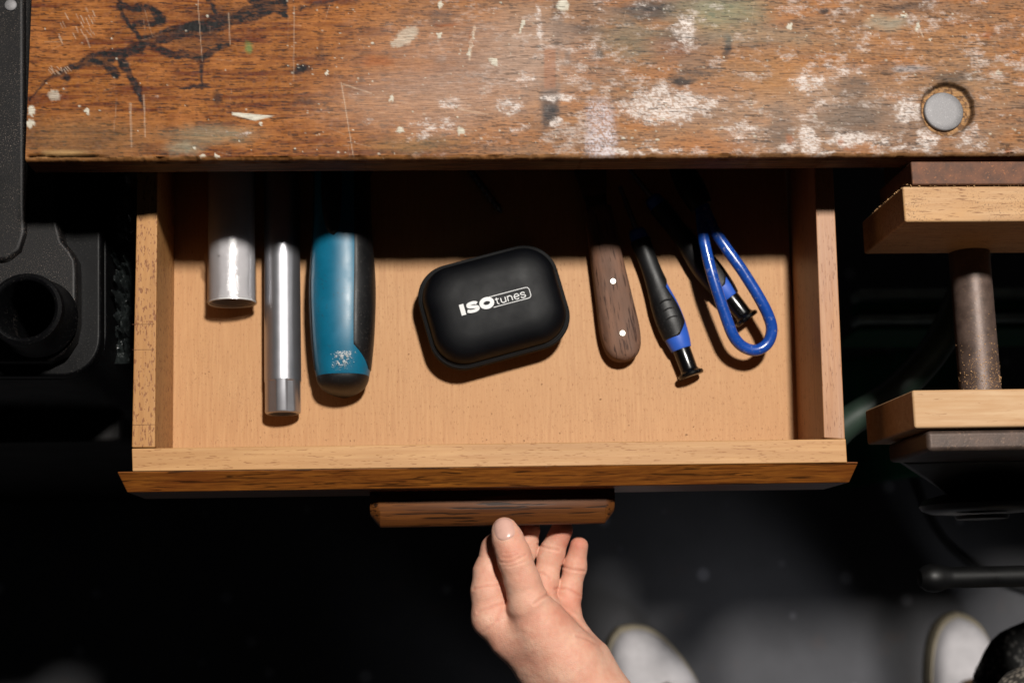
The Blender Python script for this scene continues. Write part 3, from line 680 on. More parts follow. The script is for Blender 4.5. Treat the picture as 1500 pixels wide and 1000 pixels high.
mesh('lid', V, F, M['case'], case, auto=0)
tube('piping', [(x*(1-2*.0022/cw), y*(1-2*.0022/ch_), .0234) for x, y in base+base[:1]], .0009, M['case_trim'], case, seg=8, raw=True, cap=False)
# zip teeth
V = []; F = []
per = [Vector((p[0], p[1], 0)) for p in rrect(cw+.0001, ch_+.0001, .0225, 40)]
acc = 0
for i in range(len(per)):
    a, b_ = per[i], per[(i+1) % len(per)]; L = (b_-a).length; t_ = (b_-a).normalized(); n_ = Vector((t_.y, -t_.x, 0))
    while acc < L:
        p = a+t_*acc-n_*.0012; s0 = len(V)
        for dx in (-.00028, .00028):
            for dn in (0, .0009):
                for dz in (.0226, .0236): V.append(tuple(p+t_*dx+n_*dn+Vector((0, 0, dz))))
        F += [(s0+k for k in f_) for f_ in ((0, 1, 3, 2), (4, 6, 7, 5), (0, 4, 5, 1), (2, 3, 7, 6), (1, 5, 7, 3), (0, 2, 6, 4))]
        acc += .0011
    acc -= L
F = [tuple(f_) for f_ in F]
tt = mesh('zip_teeth', V, F, M['teeth'], case, smooth=False); tt['kind'] = 'stuff'
# lettering on the lid
lp = .0472/110
def stroke_mesh(strokes, name, mat, parent, ox, oy, z, sc, lift=.00012):
    V = []; F = []
    for pts, w in strokes:
        closed = pts[0] == pts[-1]
        n = len(pts); s0 = len(V)
        for i, p in enumerate(pts):
            if closed: a, b_ = pts[(i-1) if i > 0 else n-2], pts[(i+1) if i < n-1 else 1]
            else: a, b_ = pts[max(i-1, 0)], pts[min(i+1, n-1)]
            tx, ty = b_[0]-a[0], b_[1]-a[1]; L = math.hypot(tx, ty) or 1; nx_, ny_ = -ty/L, tx/L
            ww = w(i/(n-1)) if callable(w) else w
            for s_ in (-.5, .5):
                X_, Y_ = (p[0]+nx_*ww*s_-ox)*sc, (p[1]+ny_*ww*s_-oy)*sc
                f_ = max(abs(X_)/((cw-.03)/2), abs(Y_)/((ch_-.03)/2))
                V.append((X_, Y_, .0388+.0016*(1-f_**2)+lift))
        for i in range(n-1): F.append((s0+2*i, s0+2*i+1, s0+2*i+3, s0+2*i+2))
    return mesh(name, V, F, mat, parent, smooth=False)
def arc(cx, cy, rx, ry, a0_, a1_, n=14): return [(cx+rx*math.cos(math.radians(a0_+(a1_-a0_)*k/n)), cy+ry*math.sin(math.radians(a0_+(a1_-a0_)*k/n))) for k in range(n+1)]
def ln(*p):
    out = []
    for a, b_ in zip(p[:-1], p[1:]): out += [(a[0]+(b_[0]-a[0])*k/5, a[1]+(b_[1]-a[1])*k/5) for k in range(5)]
    return out+[p[-1]]
oring = arc(41.5, 10.3, 8.3, 6.0, 0, 360, 40); oring[-1] = oring[0]
letters = {'letter_i': [(ln((3.6, 1.8), (3.6, 18.8)), 7.0)],
 'letter_s': [([(27.0, 14.2)]+[tuple(p) for p in cr([(26.6, 14.6), (23.5, 16.0), (19.0, 16.3), (13.8, 15.2), (13.2, 12.6), (16, 11.2), (21, 10.0), (26.0, 8.6), (26.8, 6.2), (23.8, 4.4), (19.0, 3.9), (13.8, 4.6), (10.4, 6.4)], 5)], lambda t: 4.8)],
 'letter_o': [(oring, 6.2)],
 'letter_t': [(ln((57.3, 14.4), (57.3, 7.0))+arc(59.4, 6.6, 2.1, 2.3, 180, 275, 8)[1:], 1.4), (ln((54.9, 11.9), (60.6, 11.9)), 1.3)],
 'letter_u': [(ln((63.6, 12.3), (63.6, 7.6))+arc(66.9, 7.4, 3.3, 3.1, 180, 350, 12)[1:], 1.4), (ln((70.4, 12.3), (70.4, 4.2)), 1.4)],
 'letter_n': [(ln((73.9, 12.3), (73.9, 4.2)), 1.4), (arc(77.2, 9.0, 3.3, 3.1, 170, 0, 12)+ln((80.5, 8.9), (80.5, 4.2)), 1.4)],
 'letter_e': [(ln((84.2, 8.3), (91.6, 8.3))+arc(87.9, 8.2, 3.8, 4.0, 0, 318, 26)[1:], 1.35)],
 'letter_s_small': [([tuple(p) for p in cr([(101.0, 10.3), (99.6, 11.9), (97.2, 12.2), (94.9, 11.3), (94.9, 9.6), (97.3, 8.5), (100.2, 7.7), (101.3, 6.1), (99.8, 4.4), (97.2, 4.1), (95.0, 4.8), (94.2, 6.3)], 4)], 1.35)],
 'logo_outline': [(ln((47.5, 18.2), (104.5, 18.2))+arc(104.5, 13.2, 5.0, 5.0, 90, 0, 10)[1:]+ln((109.5, 13.2), (109.5, 6.2))[1:]+arc(104.5, 6.2, 5, 5, 0, -90, 10)[1:]+ln((104.5, 1.2), (49.5, 1.2))[1:], 1.0)]}
for k, st in letters.items():
    stroke_mesh(st, 'printed_mark' if k == 'logo_outline' else 'printed_letter', M['print'], case, 55, 10, 0, lp)

# ------------------------------------------------------------ putty knife
fr_ = Frame((917, 522), (884, 340), .016); mp = fr_.mp
knife = thing('putty_knife', 'worn brown wooden knife handle with two bright rivets', 'knife', fr_.o, fr_.rot)
K_ = lambda y, hw, h, cx=0: (y*mp, cx*mp, .0085, hw*mp, h, 3.0)
loft('handle', [K_(-4, 8, .006), K_(0, 16.5, .0078), K_(7, 22.5, .0088), K_(19, 27, .0092), K_(44, 29, .0094), K_(90, 26.5, .0093), K_(150, 23.2, .009), K_(190, 21.5, .0086), K_(222, 20, .008), K_(224, 19, .007)], M['walnut'], knife, seg=48, sub=0)
loft('tang', [(9*mp, 0, .0085, 22*mp, .0009, 6), (222*mp, 0, .0085, 19.0*mp, .0009, 6)], M['blade'], knife, n=1)
for (px, py) in ((912, 488), (898, 412)):
    q = P(px, py, .0182); a = math.cos(-fr_.rot)*(q.x-fr_.o.x)-math.sin(-fr_.rot)*(q.y-fr_.o.y); b_ = math.sin(-fr_.rot)*(q.x-fr_.o.x)+math.cos(-fr_.rot)*(q.y-fr_.o.y)
    lathe('rivet', [(.016, 4.6*mp), (.0180, 4.6*mp), (.0184, 3.8*mp), (.0185, 1*mp)], M['rivet'], knife, center=(a, b_, 0), seg=24)
loft('bolster', [(222*mp, 0, .0085, 17*mp, .005, 3), (232*mp, 0, .0085, 15*mp, .004, 3), (245*mp, 0, .008, 17*mp, .002, 3)], M['blade'], knife, n=3)
mesh('blade', [(-17*mp, 243*mp, .0075), (17*mp, 243*mp, .0075), (45*mp, 420*mp, .006), (-45*mp, 420*mp, .006), (-17*mp, 243*mp, .0087), (17*mp, 243*mp, .0087), (45*mp, 420*mp, .0066), (-45*mp, 420*mp, .0066)], [(0, 3, 2, 1), (4, 5, 6, 7), (0, 1, 5, 4), (1, 2, 6, 5), (2, 3, 7, 6), (3, 0, 4, 7)], M['blade'], knife)

# ------------------------------------------------------------ precision screwdrivers
def driver(a, b, z, label, zc_, k=1.0, tilt=0):
    fr_ = Frame(a, b, z); mp = fr_.mp*k
    t = thing('screwdriver', label, 'screwdriver', fr_.o, fr_.rot, 'black and blue screwdrivers in the drawer'); t.rotation_euler.x = tilt
    q = lambda y, r_, e=2: (y*mp, 0, zc_, r_*mp, r_*mp*.92, e)
    lathe('swivel_cap', [(0, 14*mp), (.6*mp, 18*mp), (3*mp, 19.3*mp), (6*mp, 18.5*mp), (8.5*mp, 14*mp), (12*mp, 12.6*mp), (42*mp, 13.2*mp), (43*mp, 11*mp)], M['gloss_black'], t, 'Y', 44, (0, 0, zc_))
    body = [q(42, 13.6), q(44, 15.4), q(60, 18.2), q(85, 20), q(110, 19), q(135, 15.5), q(165, 12.6), q(195, 12.6), q(216, 13.4), q(228, 12), q(232, 8)]
    loft('grip', body, M['blue'], t, seg=40)
    loft('grip_sleeve', body[2:-2], M['rubber'], t, seg=34, n=8, off=.0008, a0=lambda t_: float(np.interp(t_, [0, .05, .12, .3, .5, .62, 1], [88, 62, 28, 34, 52, -40, -60])), a1=lambda t_: 300)
    for j, yy in enumerate((88, 101, 114)):
        tube('grip_rib', [((-9+4*k_)*mp, (yy+1.6*math.sin(k_*.8))*mp, zc_+math.sqrt(max(0, 19.4**2-(-9+4*k_)**2))*mp*.92+.0008) for k_ in range(5)], .0006, M['rubber'], t, seg=8, n=3)
    lathe('shaft', [(228*mp, 4*mp), (233*mp, 4*mp), (300*mp, 3*mp), (301*mp, 1*mp)], M['blade'], t, 'Y', 16, (0, 0, zc_))
    return t
driver((1014, 551), (944, 366), .011, 'black and blue screwdriver lying beside the brown wooden knife handle', .0092)
driver((1097, 468), (1020, 370), .012, 'black and blue screwdriver lying under the blue wire loop', .0092, 1.0)

# ------------------------------------------------------------ blue loop handle
lp_ = [(1026, 300, 2.6), (1029, 335, 2.8), (1033, 362, 3.0), (1046, 412, 3.0), (1066, 472, 2.7), (1076, 495, 2.5), (1089, 508, 2.3), (1106, 513, 2.2), (1121, 506, 2.2), (1129, 492, 2.3), (1129, 473, 2.5), (1116, 443, 2.8), (1089, 399, 3.0), (1064, 364, 3.0), (1045, 335, 2.8), (1030, 300, 2.6)]
w0 = P(1106, 513, 0)
loop = thing('wire_handle', 'bright blue dipped wire loop handle lying over a screwdriver', 'tool handle', (w0.x, w0.y, 0))
tube('loop', [tuple(P(x, y, z/100)-Vector((w0.x, w0.y, 0))) for x, y, z in lp_], 8.8*.00044, M['blue_dip'], loop, seg=20, n=8)
jp = [tuple(P(x, y, z/100)-Vector((w0.x, w0.y, 0)))+(r_,) for x, y, z, r_ in [(1028, 304, 2.6, .0075), (1018, 285, 2.4, .009), (1005, 262, 2.0, .009), (985, 225, 1.3, .006), (970, 195, .8, .002)]]
tube('jaw', jp, .005, M['iron_black'], loop)

# drill bit in the shade
a = P(735, 311, .004); b_ = P(690, 250, .004)
bit = thing('drill_bit', 'thin dark drill bit lying in shadow behind the zip case', 'drill bit', (a.x, a.y, 0))
dv = (b_-a); V = []; F = []; sg = 12; L = .09; dn_ = dv.normalized(); sd = Vector((-dn_.y, dn_.x, 0))
for i in range(90):
    y = L*i/89; rr = .0024*min(1, .15+i/5)
    for j in range(sg):
        an = 2*math.pi*j/sg; k = rr*(1-.3*max(0, math.cos(2*(an-y*700)))); p = dn_*y+sd*(k*math.cos(an))+Vector((0, 0, .0025+k*math.sin(an))); V.append(tuple(p))
for i in range(89):
    for j in range(sg): F.append((i*sg+j, i*sg+(j+1) % sg, (i+1)*sg+(j+1) % sg, (i+1)*sg+j))
F.append(tuple(range(sg)))
mesh('bit', V, F, M['blade'], bit)

# ------------------------------------------------------------ vise
ZV = .128
v0 = P(1340, 230, ZV)
vise = thing('bench_vise', 'rusty bench vise with two pale wooden jaw pads beside the drawer', 'vise', (0, 0, 0))
XR = .62
def vbox(name, xl, y0p, y1p, zt, zb, mat, bev=.0012, xr=XR):
    a = P(xl, y0p, zt); b_ = P(xl, y1p, zt)
    return box(name, a.x, xr, b_.y, a.y, zb, zt, mat, vise, bev)
vbox('rear_jaw', 1334, 236.5, 270.5, .1265, .065, M['rust'], .001)
vbox('rear_jaw_pad', 1322, 273, 325, .1245, .043, M['vise_pad'], .0014)
vbox('front_jaw_pad', 1336, 571, 627, .1245, .033, M['vise_pad2'], .0016)
# front casting: bar, then a tapering body with a round boss
a = P(1357, 628, .1225); b_ = P(1357, 661, .1225)
top = [Vector((a.x, b_.y, .1225)), Vector((XR, b_.y, .1225)), Vector((XR, a.y-.001, .1225)), Vector((a.x, a.y-.001, .1225))]
prism('front_jaw', top, [Vector((v.x, v.y, .0505)) for v in top], M['iron'], vise, .003)
top = [Vector((a.x+.006, b_.y, .052)), Vector((XR, b_.y, .052)), Vector((XR, a.y-.003, .052)), Vector((a.x+.004, a.y-.003, .052))]
c1 = P(1372, 728, .002); c2 = P(1372, 700, .012)
bot = [Vector((c1.x+.012, c1.y, -.001)), Vector((XR, c1.y, -.001)), Vector((XR, a.y-.003, -.03)), Vector((a.x+.03, a.y-.003, -.03))]
prism('jaw_casting', top, bot, M['iron_black'], vise, .003)
cbx = P(1436, 728, -.008)
lathe('boss', [(-.002, .001), (-.002, .034), (.0, .039), (.003, .041), (.007, .038), (.012, .02)], M['iron_black'], vise, 'Y', 48, (cbx.x, c1.y-.008, -.008))
ra = P(1440, 330, .05); rb = P(1440, 585, .05); rr = 30*.00044
lathe('screw_rod', [(rb.y-.022, rr), (rb.y, rr), (rb.y+.004, rr*1.0), (ra.y+.05, rr)], M['screw_iron'], vise, 'Y', 40, (P(1440, 570, .05).x, 0, .045))
rx = P(1760, 330, .02).x
lathe('guide_rod', [(rb.y-.06, rr*.8), (ra.y+.05, rr*.8)], M['iron'], vise, 'Y', 32, (rx, 0, .018))
# sliding bar of the vise with its end knob
hz = -.02
k0 = P(1366, 846, hz); k1 = P(1700, 847, hz)
mp = .00046
lathe('bar_handle', [(k0.x-.0095, .001), (k0.x-.009, .0055), (k0.x-.005, .0088), (k0.x, .0098), (k0.x+.005, .0092), (k0.x+.010, .0074), (k0.x+.013, .0072), (k1.x, .0072)], M['gloss_soft'], vise, 'X', 32, (0, k0.y, hz))
lathe('spindle', [(k0.y-.018, .016), (c1.y-.012, .016)], M['iron_black'], vise, 'Y', 32, (P(1640, 700, 0).x, 0, hz+.004))
lathe('spindle_nut', [(c1.y-.0145, .001), (c1.y-.0145, .017), (c1.y-.012, .018)], M['rubber'], vise, 'Y', 32, (cbx.x, 0, -.008))
# sawdust on the pads and rod
V = []; F = []
def crumb(p, s_):
    b0 = len(V)
    for q in range(4): V.append((p.x+rng.normal(0, s_), p.y+rng.normal(0, s_), p.z+abs(rng.normal(0, s_))))
    F.extend([(b0, b0+1, b0+2), (b0, b0+2, b0+3), (b0, b0+1, b0+3), (b0+1, b0+2, b0+3)])
for k in range(70): crumb(P(rng.uniform(1320, 1500), 271+rng.normal(0, 1), .1248), .0003)
rcx = P(1440, 570, .05).x
for k in range(420):
    an = rng.normal(0, .7); yy = rb.y+.006+abs(rng.normal(0, .016)); crumb(Vector((rcx+rr*math.sin(an), yy, .045+rr*math.cos(an))), .00028)
for k in range(50):
    t_ = rng.rand(); a = P(1322, 274, .1245); crumb(Vector((a.x, a.y, .1245-.06*t_))+Vector((0, 0, 0)), .0003)
sd_ = mesh('sawdust', V, F, plain('sawdust', lin(206, 160, 110), .9), vise, smooth=False); sd_['kind'] = 'stuff'

# ------------------------------------------------------------ black moulded case at the left
bc = P(60, 300, .05)
bcase = thing('tool_case', 'dusty black moulded plastic case with round open spout at left', 'plastic case', (0, 0, 0))
def poly_from_px(pts, z, n=6): return [P(x, y, z) for x, y in pts]
def corner(x0, x1, y0, y1, r, n=10):                    # only the lower right corner rounded (pixel units)
    pts = [(x0, y0), (x1, y0)]
    pts += [(x1-r+r*math.cos(math.radians(a_)), y1-r+r*math.sin(math.radians(a_))) for a_ in np.linspace(0, 90, n)]
    return pts+[(x0, y1)]
def slab(name, pts, zt, zb, mat, grow=0, bevel=.003, **k):
    t_ = poly_from_px(pts, zt); cx_ = sum((v.x for v in t_))/len(t_); cy_ = sum((v.y for v in t_))/len(t_)
    return prism(name, t_, [Vector((v.x+math.copysign(grow, v.x-cx_), v.y+math.copysign(grow, v.y-cy_), zb)) for v in t_], mat, bcase, bevel, **k)
slab('base', corner(-420, 156, -260, 556, 64), .028, GZ+.001, M['black_plastic_clean'], .014)  # unseen lower part runs to the floor, flared to block stray lamp light
slab('ledge', corner(-296, 148, -260, 551, 58), .040, .027, M['black_plastic_clean'], .0, .0022)
slab('lid', [(-290, -260), (84, -260), (84, 300), (86, 330), (92, 352), (104, 366), (112, 380), (113, 400), (113, 470), (108, 496), (94, 518), (70, 530), (-290, 530)], .054, .039, M['black_plastic'], .0, .005)
slab('raised_panel', [(-280, -240), (36, -240), (37, 300), (38, 340), (30, 366), (10, 382), (-280, 392)], .0585, .052, M['black_plastic'], 0, .004)
sc_ = P(36, 452, .088); rs = 52*.00041
lathe('spout', [(-.06, rs*.78), (.05, rs*.80), (.0865, rs*.82), (.0878, rs*.86), (.0885, rs*.93), (.0872, rs*1.02), (.084, rs*1.06), (.079, rs*1.03), (.062, rs*1.10), (.058, rs*1.16)], M['black_plastic_clean'], bcase, 'Z', 56, (sc_.x, sc_.y, 0), cap=False)
def punch(cx, cy, r, z0, z1):
    cut = lathe('cut', [(z0, .0001), (z0, r), (z1, r), (z1, .0001)], None, None, 'Z', 40, (cx, cy, 0), smooth=False)
    for o in [o for o in bcase.children if o.name.split('.')[0] in ('base', 'ledge', 'lid')]:
        m_ = o.modifiers.new('hole', 'BOOLEAN'); m_.object = cut; m_.operation = 'DIFFERENCE'; m_.solver = 'EXACT'
        if 'bevel' in o.modifiers:
            o.modifiers.move(len(o.modifiers)-1, 0); 
    bpy.context.view_layer.update(); dg = bpy.context.evaluated_depsgraph_get()
    for o in list(bcase.children):
        if any(m_.type == 'BOOLEAN' for m_ in o.modifiers):
            nm = bpy.data.meshes.new_from_object(o.evaluated_get(dg)); o.modifiers.clear(); o.data = nm
    bpy.data.objects.remove(cut)
punch(sc_.x, sc_.y, rs*.80, -.20, .2)
q = P(16, 8, .059); lathe('screw_cap', [(.057, .0038), (.0595, .0038), (.0601, .003), (.0602, .0005)], M['steel_dog'], bcase, 'Z', 24, (q.x, q.y, 0))

# crumpled clear bag between case and drawer
V = []; F = []; n1_, n2_ = 60, 150
A = P(160, 235, 0); Bq = P(206, 530, 0)
for i in range(n1_):
    for j in range(n2_):
        u, w = i/(n1_-1), j/(n2_-1)
        x = A.x+(Bq.x-.006-A.x)*u; y = A.y+(Bq.y-A.y)*w
        e = min(1, 4*u, 4*(1-u), 6*(1-w))
        z = .004+.03*e*abs(fbm(np.array([u*4+2]), np.array([w*13]), 4)[0]-.5)*3+.01*e*abs(fbm(np.array([u*9+2]), np.array([w*31]), 2)[0]-.5)
        V.append((x-A.x, y-A.y, z-.01))
for i in range(n1_-1):
    for j in range(n2_-1): F.append((i*n2_+j, i*n2_+j+1, (i+1)*n2_+j+1, (i+1)*n2_+j))
bag = mesh('plastic_bag', V, F, M['bag'], None, auto=0); bag.location = (A.x, A.y, 0)
tag(bag, 'crumpled clear plastic bag between black case and drawer side', 'plastic bag')

# ------------------------------------------------------------ things below, out of focus
hs_ = thing('garden_hose', 'dark green hose curving in the gap between drawer and vise', 'hose', (0, 0, GZ))
tube('hose', [tuple(P(x, y, z)-Vector((0, 0, GZ))) for x, y, z in [(1196, 668, -.15), (1240, 620, -.14), (1310, 575, -.13), (1370, 510, -.12), (1410, 430, -.12), (1440, 330, -.12)]], .012, M['hose'], hs_, seg=20)
cr_ = thing('plastic_crate', 'green and pale plastic crate on the floor behind the vise', 'crate', (0, 0, GZ))
def cb(name, x0, y0, x1, y1, z, mat, t=.02):
    a = P(x0, y1, z); b_ = P(x1, y0, z); return box(name, a.x, b_.x, a.y, b_.y, z-GZ-t, z-GZ, mat, cr_, .003)
cb('rim', 1258, 420, 1560, 436, -.42, M['pale'], .03)
cb('side', 1258, 438, 1560, 455, -.44, M['green'], .03)
cb('rim', 1258, 457, 1560, 472, -.42, M['pale'], .03)
cb('side', 1258, 474, 1560, 485, -.43, M['green'], .10)
gc = P(1290, 660, GZ)
gm = thing('floor_mat', 'dark green mat on the floor in the gap between drawer corner and vise', 'mat', (gc.x, gc.y, GZ))
V = []; F = []; n_ = 24
g0 = P(1222, 708, GZ)-gc; g1 = P(1440, 520, GZ)-gc
for i in range(n_):
    for j in range(n_):
        x = g0.x+(g1.x-g0.x)*i/(n_-1); y = g0.y+(g1.y-g0.y)*j/(n_-1)
        V.append((x+.006*math.sin(y*40), y+.006*math.sin(x*31), .004+.012*fbm(np.array([x*14+3]), np.array([y*14]), 3)[0]))
F = [(i*n_+j, i*n_+j+1, (i+1)*n_+j+1, (i+1)*n_+j) for i in range(n_-1) for j in range(n_-1)]
mo = mesh('mat', V, F, M['green'], gm, auto=0); so_ = mo.modifiers.new('s', 'SOLIDIFY'); so_.thickness = .004
# dim dusty surface under the moulded case, shaped as a box to block lamp light
fa = P(-420, 655, -.11); fb = P(184, 400, -.11)
fbx = thing('light_block_box', 'dark dusty box added to block light below the black plastic case', 'box', ((fa.x+fb.x)/2, (fa.y+fb.y)/2, GZ))
ox, oy = (fa.x+fb.x)/2, (fa.y+fb.y)/2
box('body', fa.x-ox+.006, fb.x-ox-.006, fa.y-oy+.006, fb.y-oy, .001, -.125-GZ, M['box_dark'], fbx, .004)
box('lid', fa.x-ox, fb.x-ox, fa.y-oy, fb.y-oy+.006, -.1245-GZ, -.11-GZ, M['box_dark'], fbx, .004)
cd = tube('power_cord', [tuple(P(x, y, GZ+.006)-Vector((0, 0, 0))) for x, y in [(1340, 700), (1358, 745), (1385, 792), (1425, 828), (1480, 856), (1560, 880)]], .0045, M['rubber'], None)
tag(cd, 'thin dark cord curving over the concrete floor below the vise', 'cord')

# ------------------------------------------------------------ person
pers = thing('person', 'person in white sneakers and dark knit trousers pulling the drawer handle', 'person', (P(1180, 1100, GZ).x, P(1180, 1100, GZ).y, GZ))
po = pers.location.copy()
def toP(v): return (v[0]-po.x, v[1]-po.y, v[2]-po.z)
# --- hand as one signed-distance surface
mpx = .000437
def J(px, py, z, r): p = P(px, py, z/100); return np.array([p.x, p.y, p.z, r*mpx])
box0 = P(640, 1140, .02); box1 = P(960, 740, .02)
h_ = .0007
gx = np.arange(box0.x, P(1010, 1000, .02).x, h_); gy = np.arange(P(900, 1130, .02).y, box1.y, h_); gz = np.arange(-.045, .062, h_)
GX, GY, GZ_ = np.meshgrid(gx, gy, gz, indexing='ij'); GX = GX.astype(np.float32); GY = GY.astype(np.float32); GZ_ = GZ_.astype(np.float32)
def cone(a, b):
    ba = b[:3]-a[:3]; L2 = float(ba@ba)
    px_, py_, pz_ = GX-np.float32(a[0]), GY-np.float32(a[1]), GZ_-np.float32(a[2])
    t = np.clip((px_*ba[0]+py_*ba[1]+pz_*ba[2])/L2, 0, 1).astype(np.float32)
    return np.sqrt((px_-t*ba[0])**2+(py_-t*ba[1])**2+(pz_-t*ba[2])**2)-(a[3]+(b[3]-a[3])*t)
def smin(a, b, k):
    h = np.clip(.5+.5*(b-a)/k, 0, 1).astype(np.float32); return b*(1-h)+a*h-k*h*(1-h)
def chain(js, k=.003):
    s = None
    for a, b in zip(js[:-1], js[1:]):
        c_ = cone(a, b); s = c_ if s is None else smin(s, c_, k)
    return s
thumb = chain([J(739, 776, 3.3, 18.5), J(743, 788, 3.35, 21.5), J(752, 812, 3.5, 23.3), J(757, 828, 3.5, 23.0), J(765, 850, 3.3, 24.5), J(775, 885, 3.0, 31)], .004)
index = chain([J(741, 782, .9, 16), J(725, 803, 1.0, 19.5), J(716, 838, 1.4, 22), J(715, 866, 1.7, 24.5), J(718, 905, 1.8, 26.5)], .004)
middle = chain([J(776, 775, -.2, 16), J(768, 800, -.6, 19), J(757, 845, -.5, 21), J(755, 890, .4, 24)], .004)
ringf = chain([J(823, 775, .0, 16.5), J(807, 812, -.5, 18.5), J(798, 850, -.5, 19.5), J(790, 892, .2, 23)], .004)
pinky = chain([J(848, 799, -.3, 13.8), J(842, 830, -.7, 16.3), J(833, 868, -.8, 18.2), J(832, 905, -.4, 20), J(838, 935, .3, 24)], .004)
palm = chain([J(775, 885, 3.2, 30), J(795, 925, 2.4, 42), J(828, 970, 2.0, 49), J(888, 1060, 1.6, 57), J(938, 1130, 1.4, 60)], .008)
palm = smin(palm, chain([J(720, 905, 1.6, 26), J(747, 932, 1.6, 29), J(798, 982, 1.2, 37), J(874, 1060, .9, 48)], .006), .010)
palm = smin(palm, chain([J(838, 940, .2, 24), J(862, 968, .8, 32), J(872, 996, 1.0, 37), J(905, 1060, 1.0, 52)], .006), .007)
palm = smin(palm, chain([J(758, 895, .4, 24), J(800, 900, .1, 24), J(835, 935, .2, 26)], .006), .010)
palm = smin(palm, chain([J(790, 930, .8, 30), J(840, 970, .8, 36)], .006), .010)
fing = smin(smin(smin(index, middle, .0012), ringf, .0012), pinky, .0012)
sdf = smin(palm, fing, .006); sdf = smin(sdf, thumb, .0025)
def surface_nets(f, gx, gy, gz):
    s = f < 0
    cube = np.zeros(np.array(f.shape)-1, int)
    for dx in (0, 1):
        for dy in (0, 1):
            for dz in (0, 1):
                cube += s[dx:f.shape[0]-1+dx, dy:f.shape[1]-1+dy, dz:f.shape[2]-1+dz]
    act = (cube > 0) & (cube < 8)
    ii, jj, kk = np.nonzero(act); n = len(ii)
    vid = -np.ones(act.shape, int); vid[ii, jj, kk] = np.arange(n)
    acc = np.zeros((n, 3)); cnt = np.zeros(n)
    cs = [(a, b, c) for a in (0, 1) for b in (0, 1) for c in (0, 1)]
    for a in range(8):
        for b in range(a+1, 8):
            ca, cb_ = cs[a], cs[b]
            if sum(abs(ca[q]-cb_[q]) for q in range(3)) != 1: continue
            fa = f[ii+ca[0], jj+ca[1], kk+ca[2]]; fb = f[ii+cb_[0], jj+cb_[1], kk+cb_[2]]
            m_ = (fa < 0) != (fb < 0); t = np.where(m_, fa/np.where(m_, fa-fb, 1), 0)
            for q in range(3): acc[:, q] += np.where(m_, ca[q]+(cb_[q]-ca[q])*t, 0)
            cnt += m_
    p = acc/cnt[:, None]+np.stack([ii, jj, kk], 1)
    hh_ = gx[1]-gx[0]; V = p*hh_+np.array([gx[0], gy[0], gz[0]])
    faces = []
    for ax in range(3):
        o1, o2 = [(1, 2), (2, 0), (0, 1)][ax]
        sl0 = [slice(1, f.shape[q]-1) for q in range(3)]; sl1 = list(sl0)
        sl0[ax] = slice(0, f.shape[ax]-1); sl1[ax] = slice(1, f.shape[ax])
        a = s[tuple(sl0)]; b = s[tuple(sl1)]
        for flip, m_ in ((0, a & ~b), (1, ~a & b)):
            i3 = np.stack(np.nonzero(m_), 1)
            off = np.array([1, 1, 1]); off[ax] = 0; i3 = i3+off
            e1 = np.zeros(3, int); e1[o1] = 1; e2 = np.zeros(3, int); e2[o2] = 1
            q_ = [vid[tuple((i3+o_).T)] for o_ in (0*e1, -e1, -e1-e2, -e2)]
            q_ = np.stack(q_, 1)
            if flip: q_ = q_[:, ::-1]
            faces.append(q_[(q_ >= 0).all(1)])
    return V, np.concatenate(faces)
HV, HF = surface_nets(sdf, gx, gy, gz)
# normals from the field gradient
def samp(fld, V): 
    i = np.clip(((V-np.array([gx[0], gy[0], gz[0]]))/h_).round().astype(int), 1, np.array(fld.shape)-2); return i
ii = samp(sdf, HV)
N = np.stack([sdf[ii[:, 0]+1, ii[:, 1], ii[:, 2]]-sdf[ii[:, 0]-1, ii[:, 1], ii[:, 2]], sdf[ii[:, 0], ii[:, 1]+1, ii[:, 2]]-sdf[ii[:, 0], ii[:, 1]-1, ii[:, 2]], sdf[ii[:, 0], ii[:, 1], ii[:, 2]+1]-sdf[ii[:, 0], ii[:, 1], ii[:, 2]-1]], 1)
N /= np.linalg.norm(N, axis=1, keepdims=True)+1e-9
hu, hv = topix(HV[:, 0], HV[:, 1], HV[:, 2])
disp = np.zeros(len(HV))
def crease(pts, zmin, zmax, depth, w):
    q = np.array(cr([(a, b) for a, b in pts], 6)); best = np.full(len(HV), 1e9)
    for a, b in zip(q[:-1], q[1:]):
        dd = b-a; t = np.clip(((hu-a[0])*dd[0]+(hv-a[1])*dd[1])/(dd@dd), 0, 1); best = np.minimum(best, np.hypot(hu-a[0]-t*dd[0], hv-a[1]-t*dd[1]))
    L_ = 1.0
    return np.where((HV[:, 2] > zmin) & (HV[:, 2] < zmax) & (N[:, 2] > -.1), -depth*np.exp(-(best/w)**2)+.25*depth*np.exp(-((best-2.2*w)/w)**2), 0)
D_ = .00048
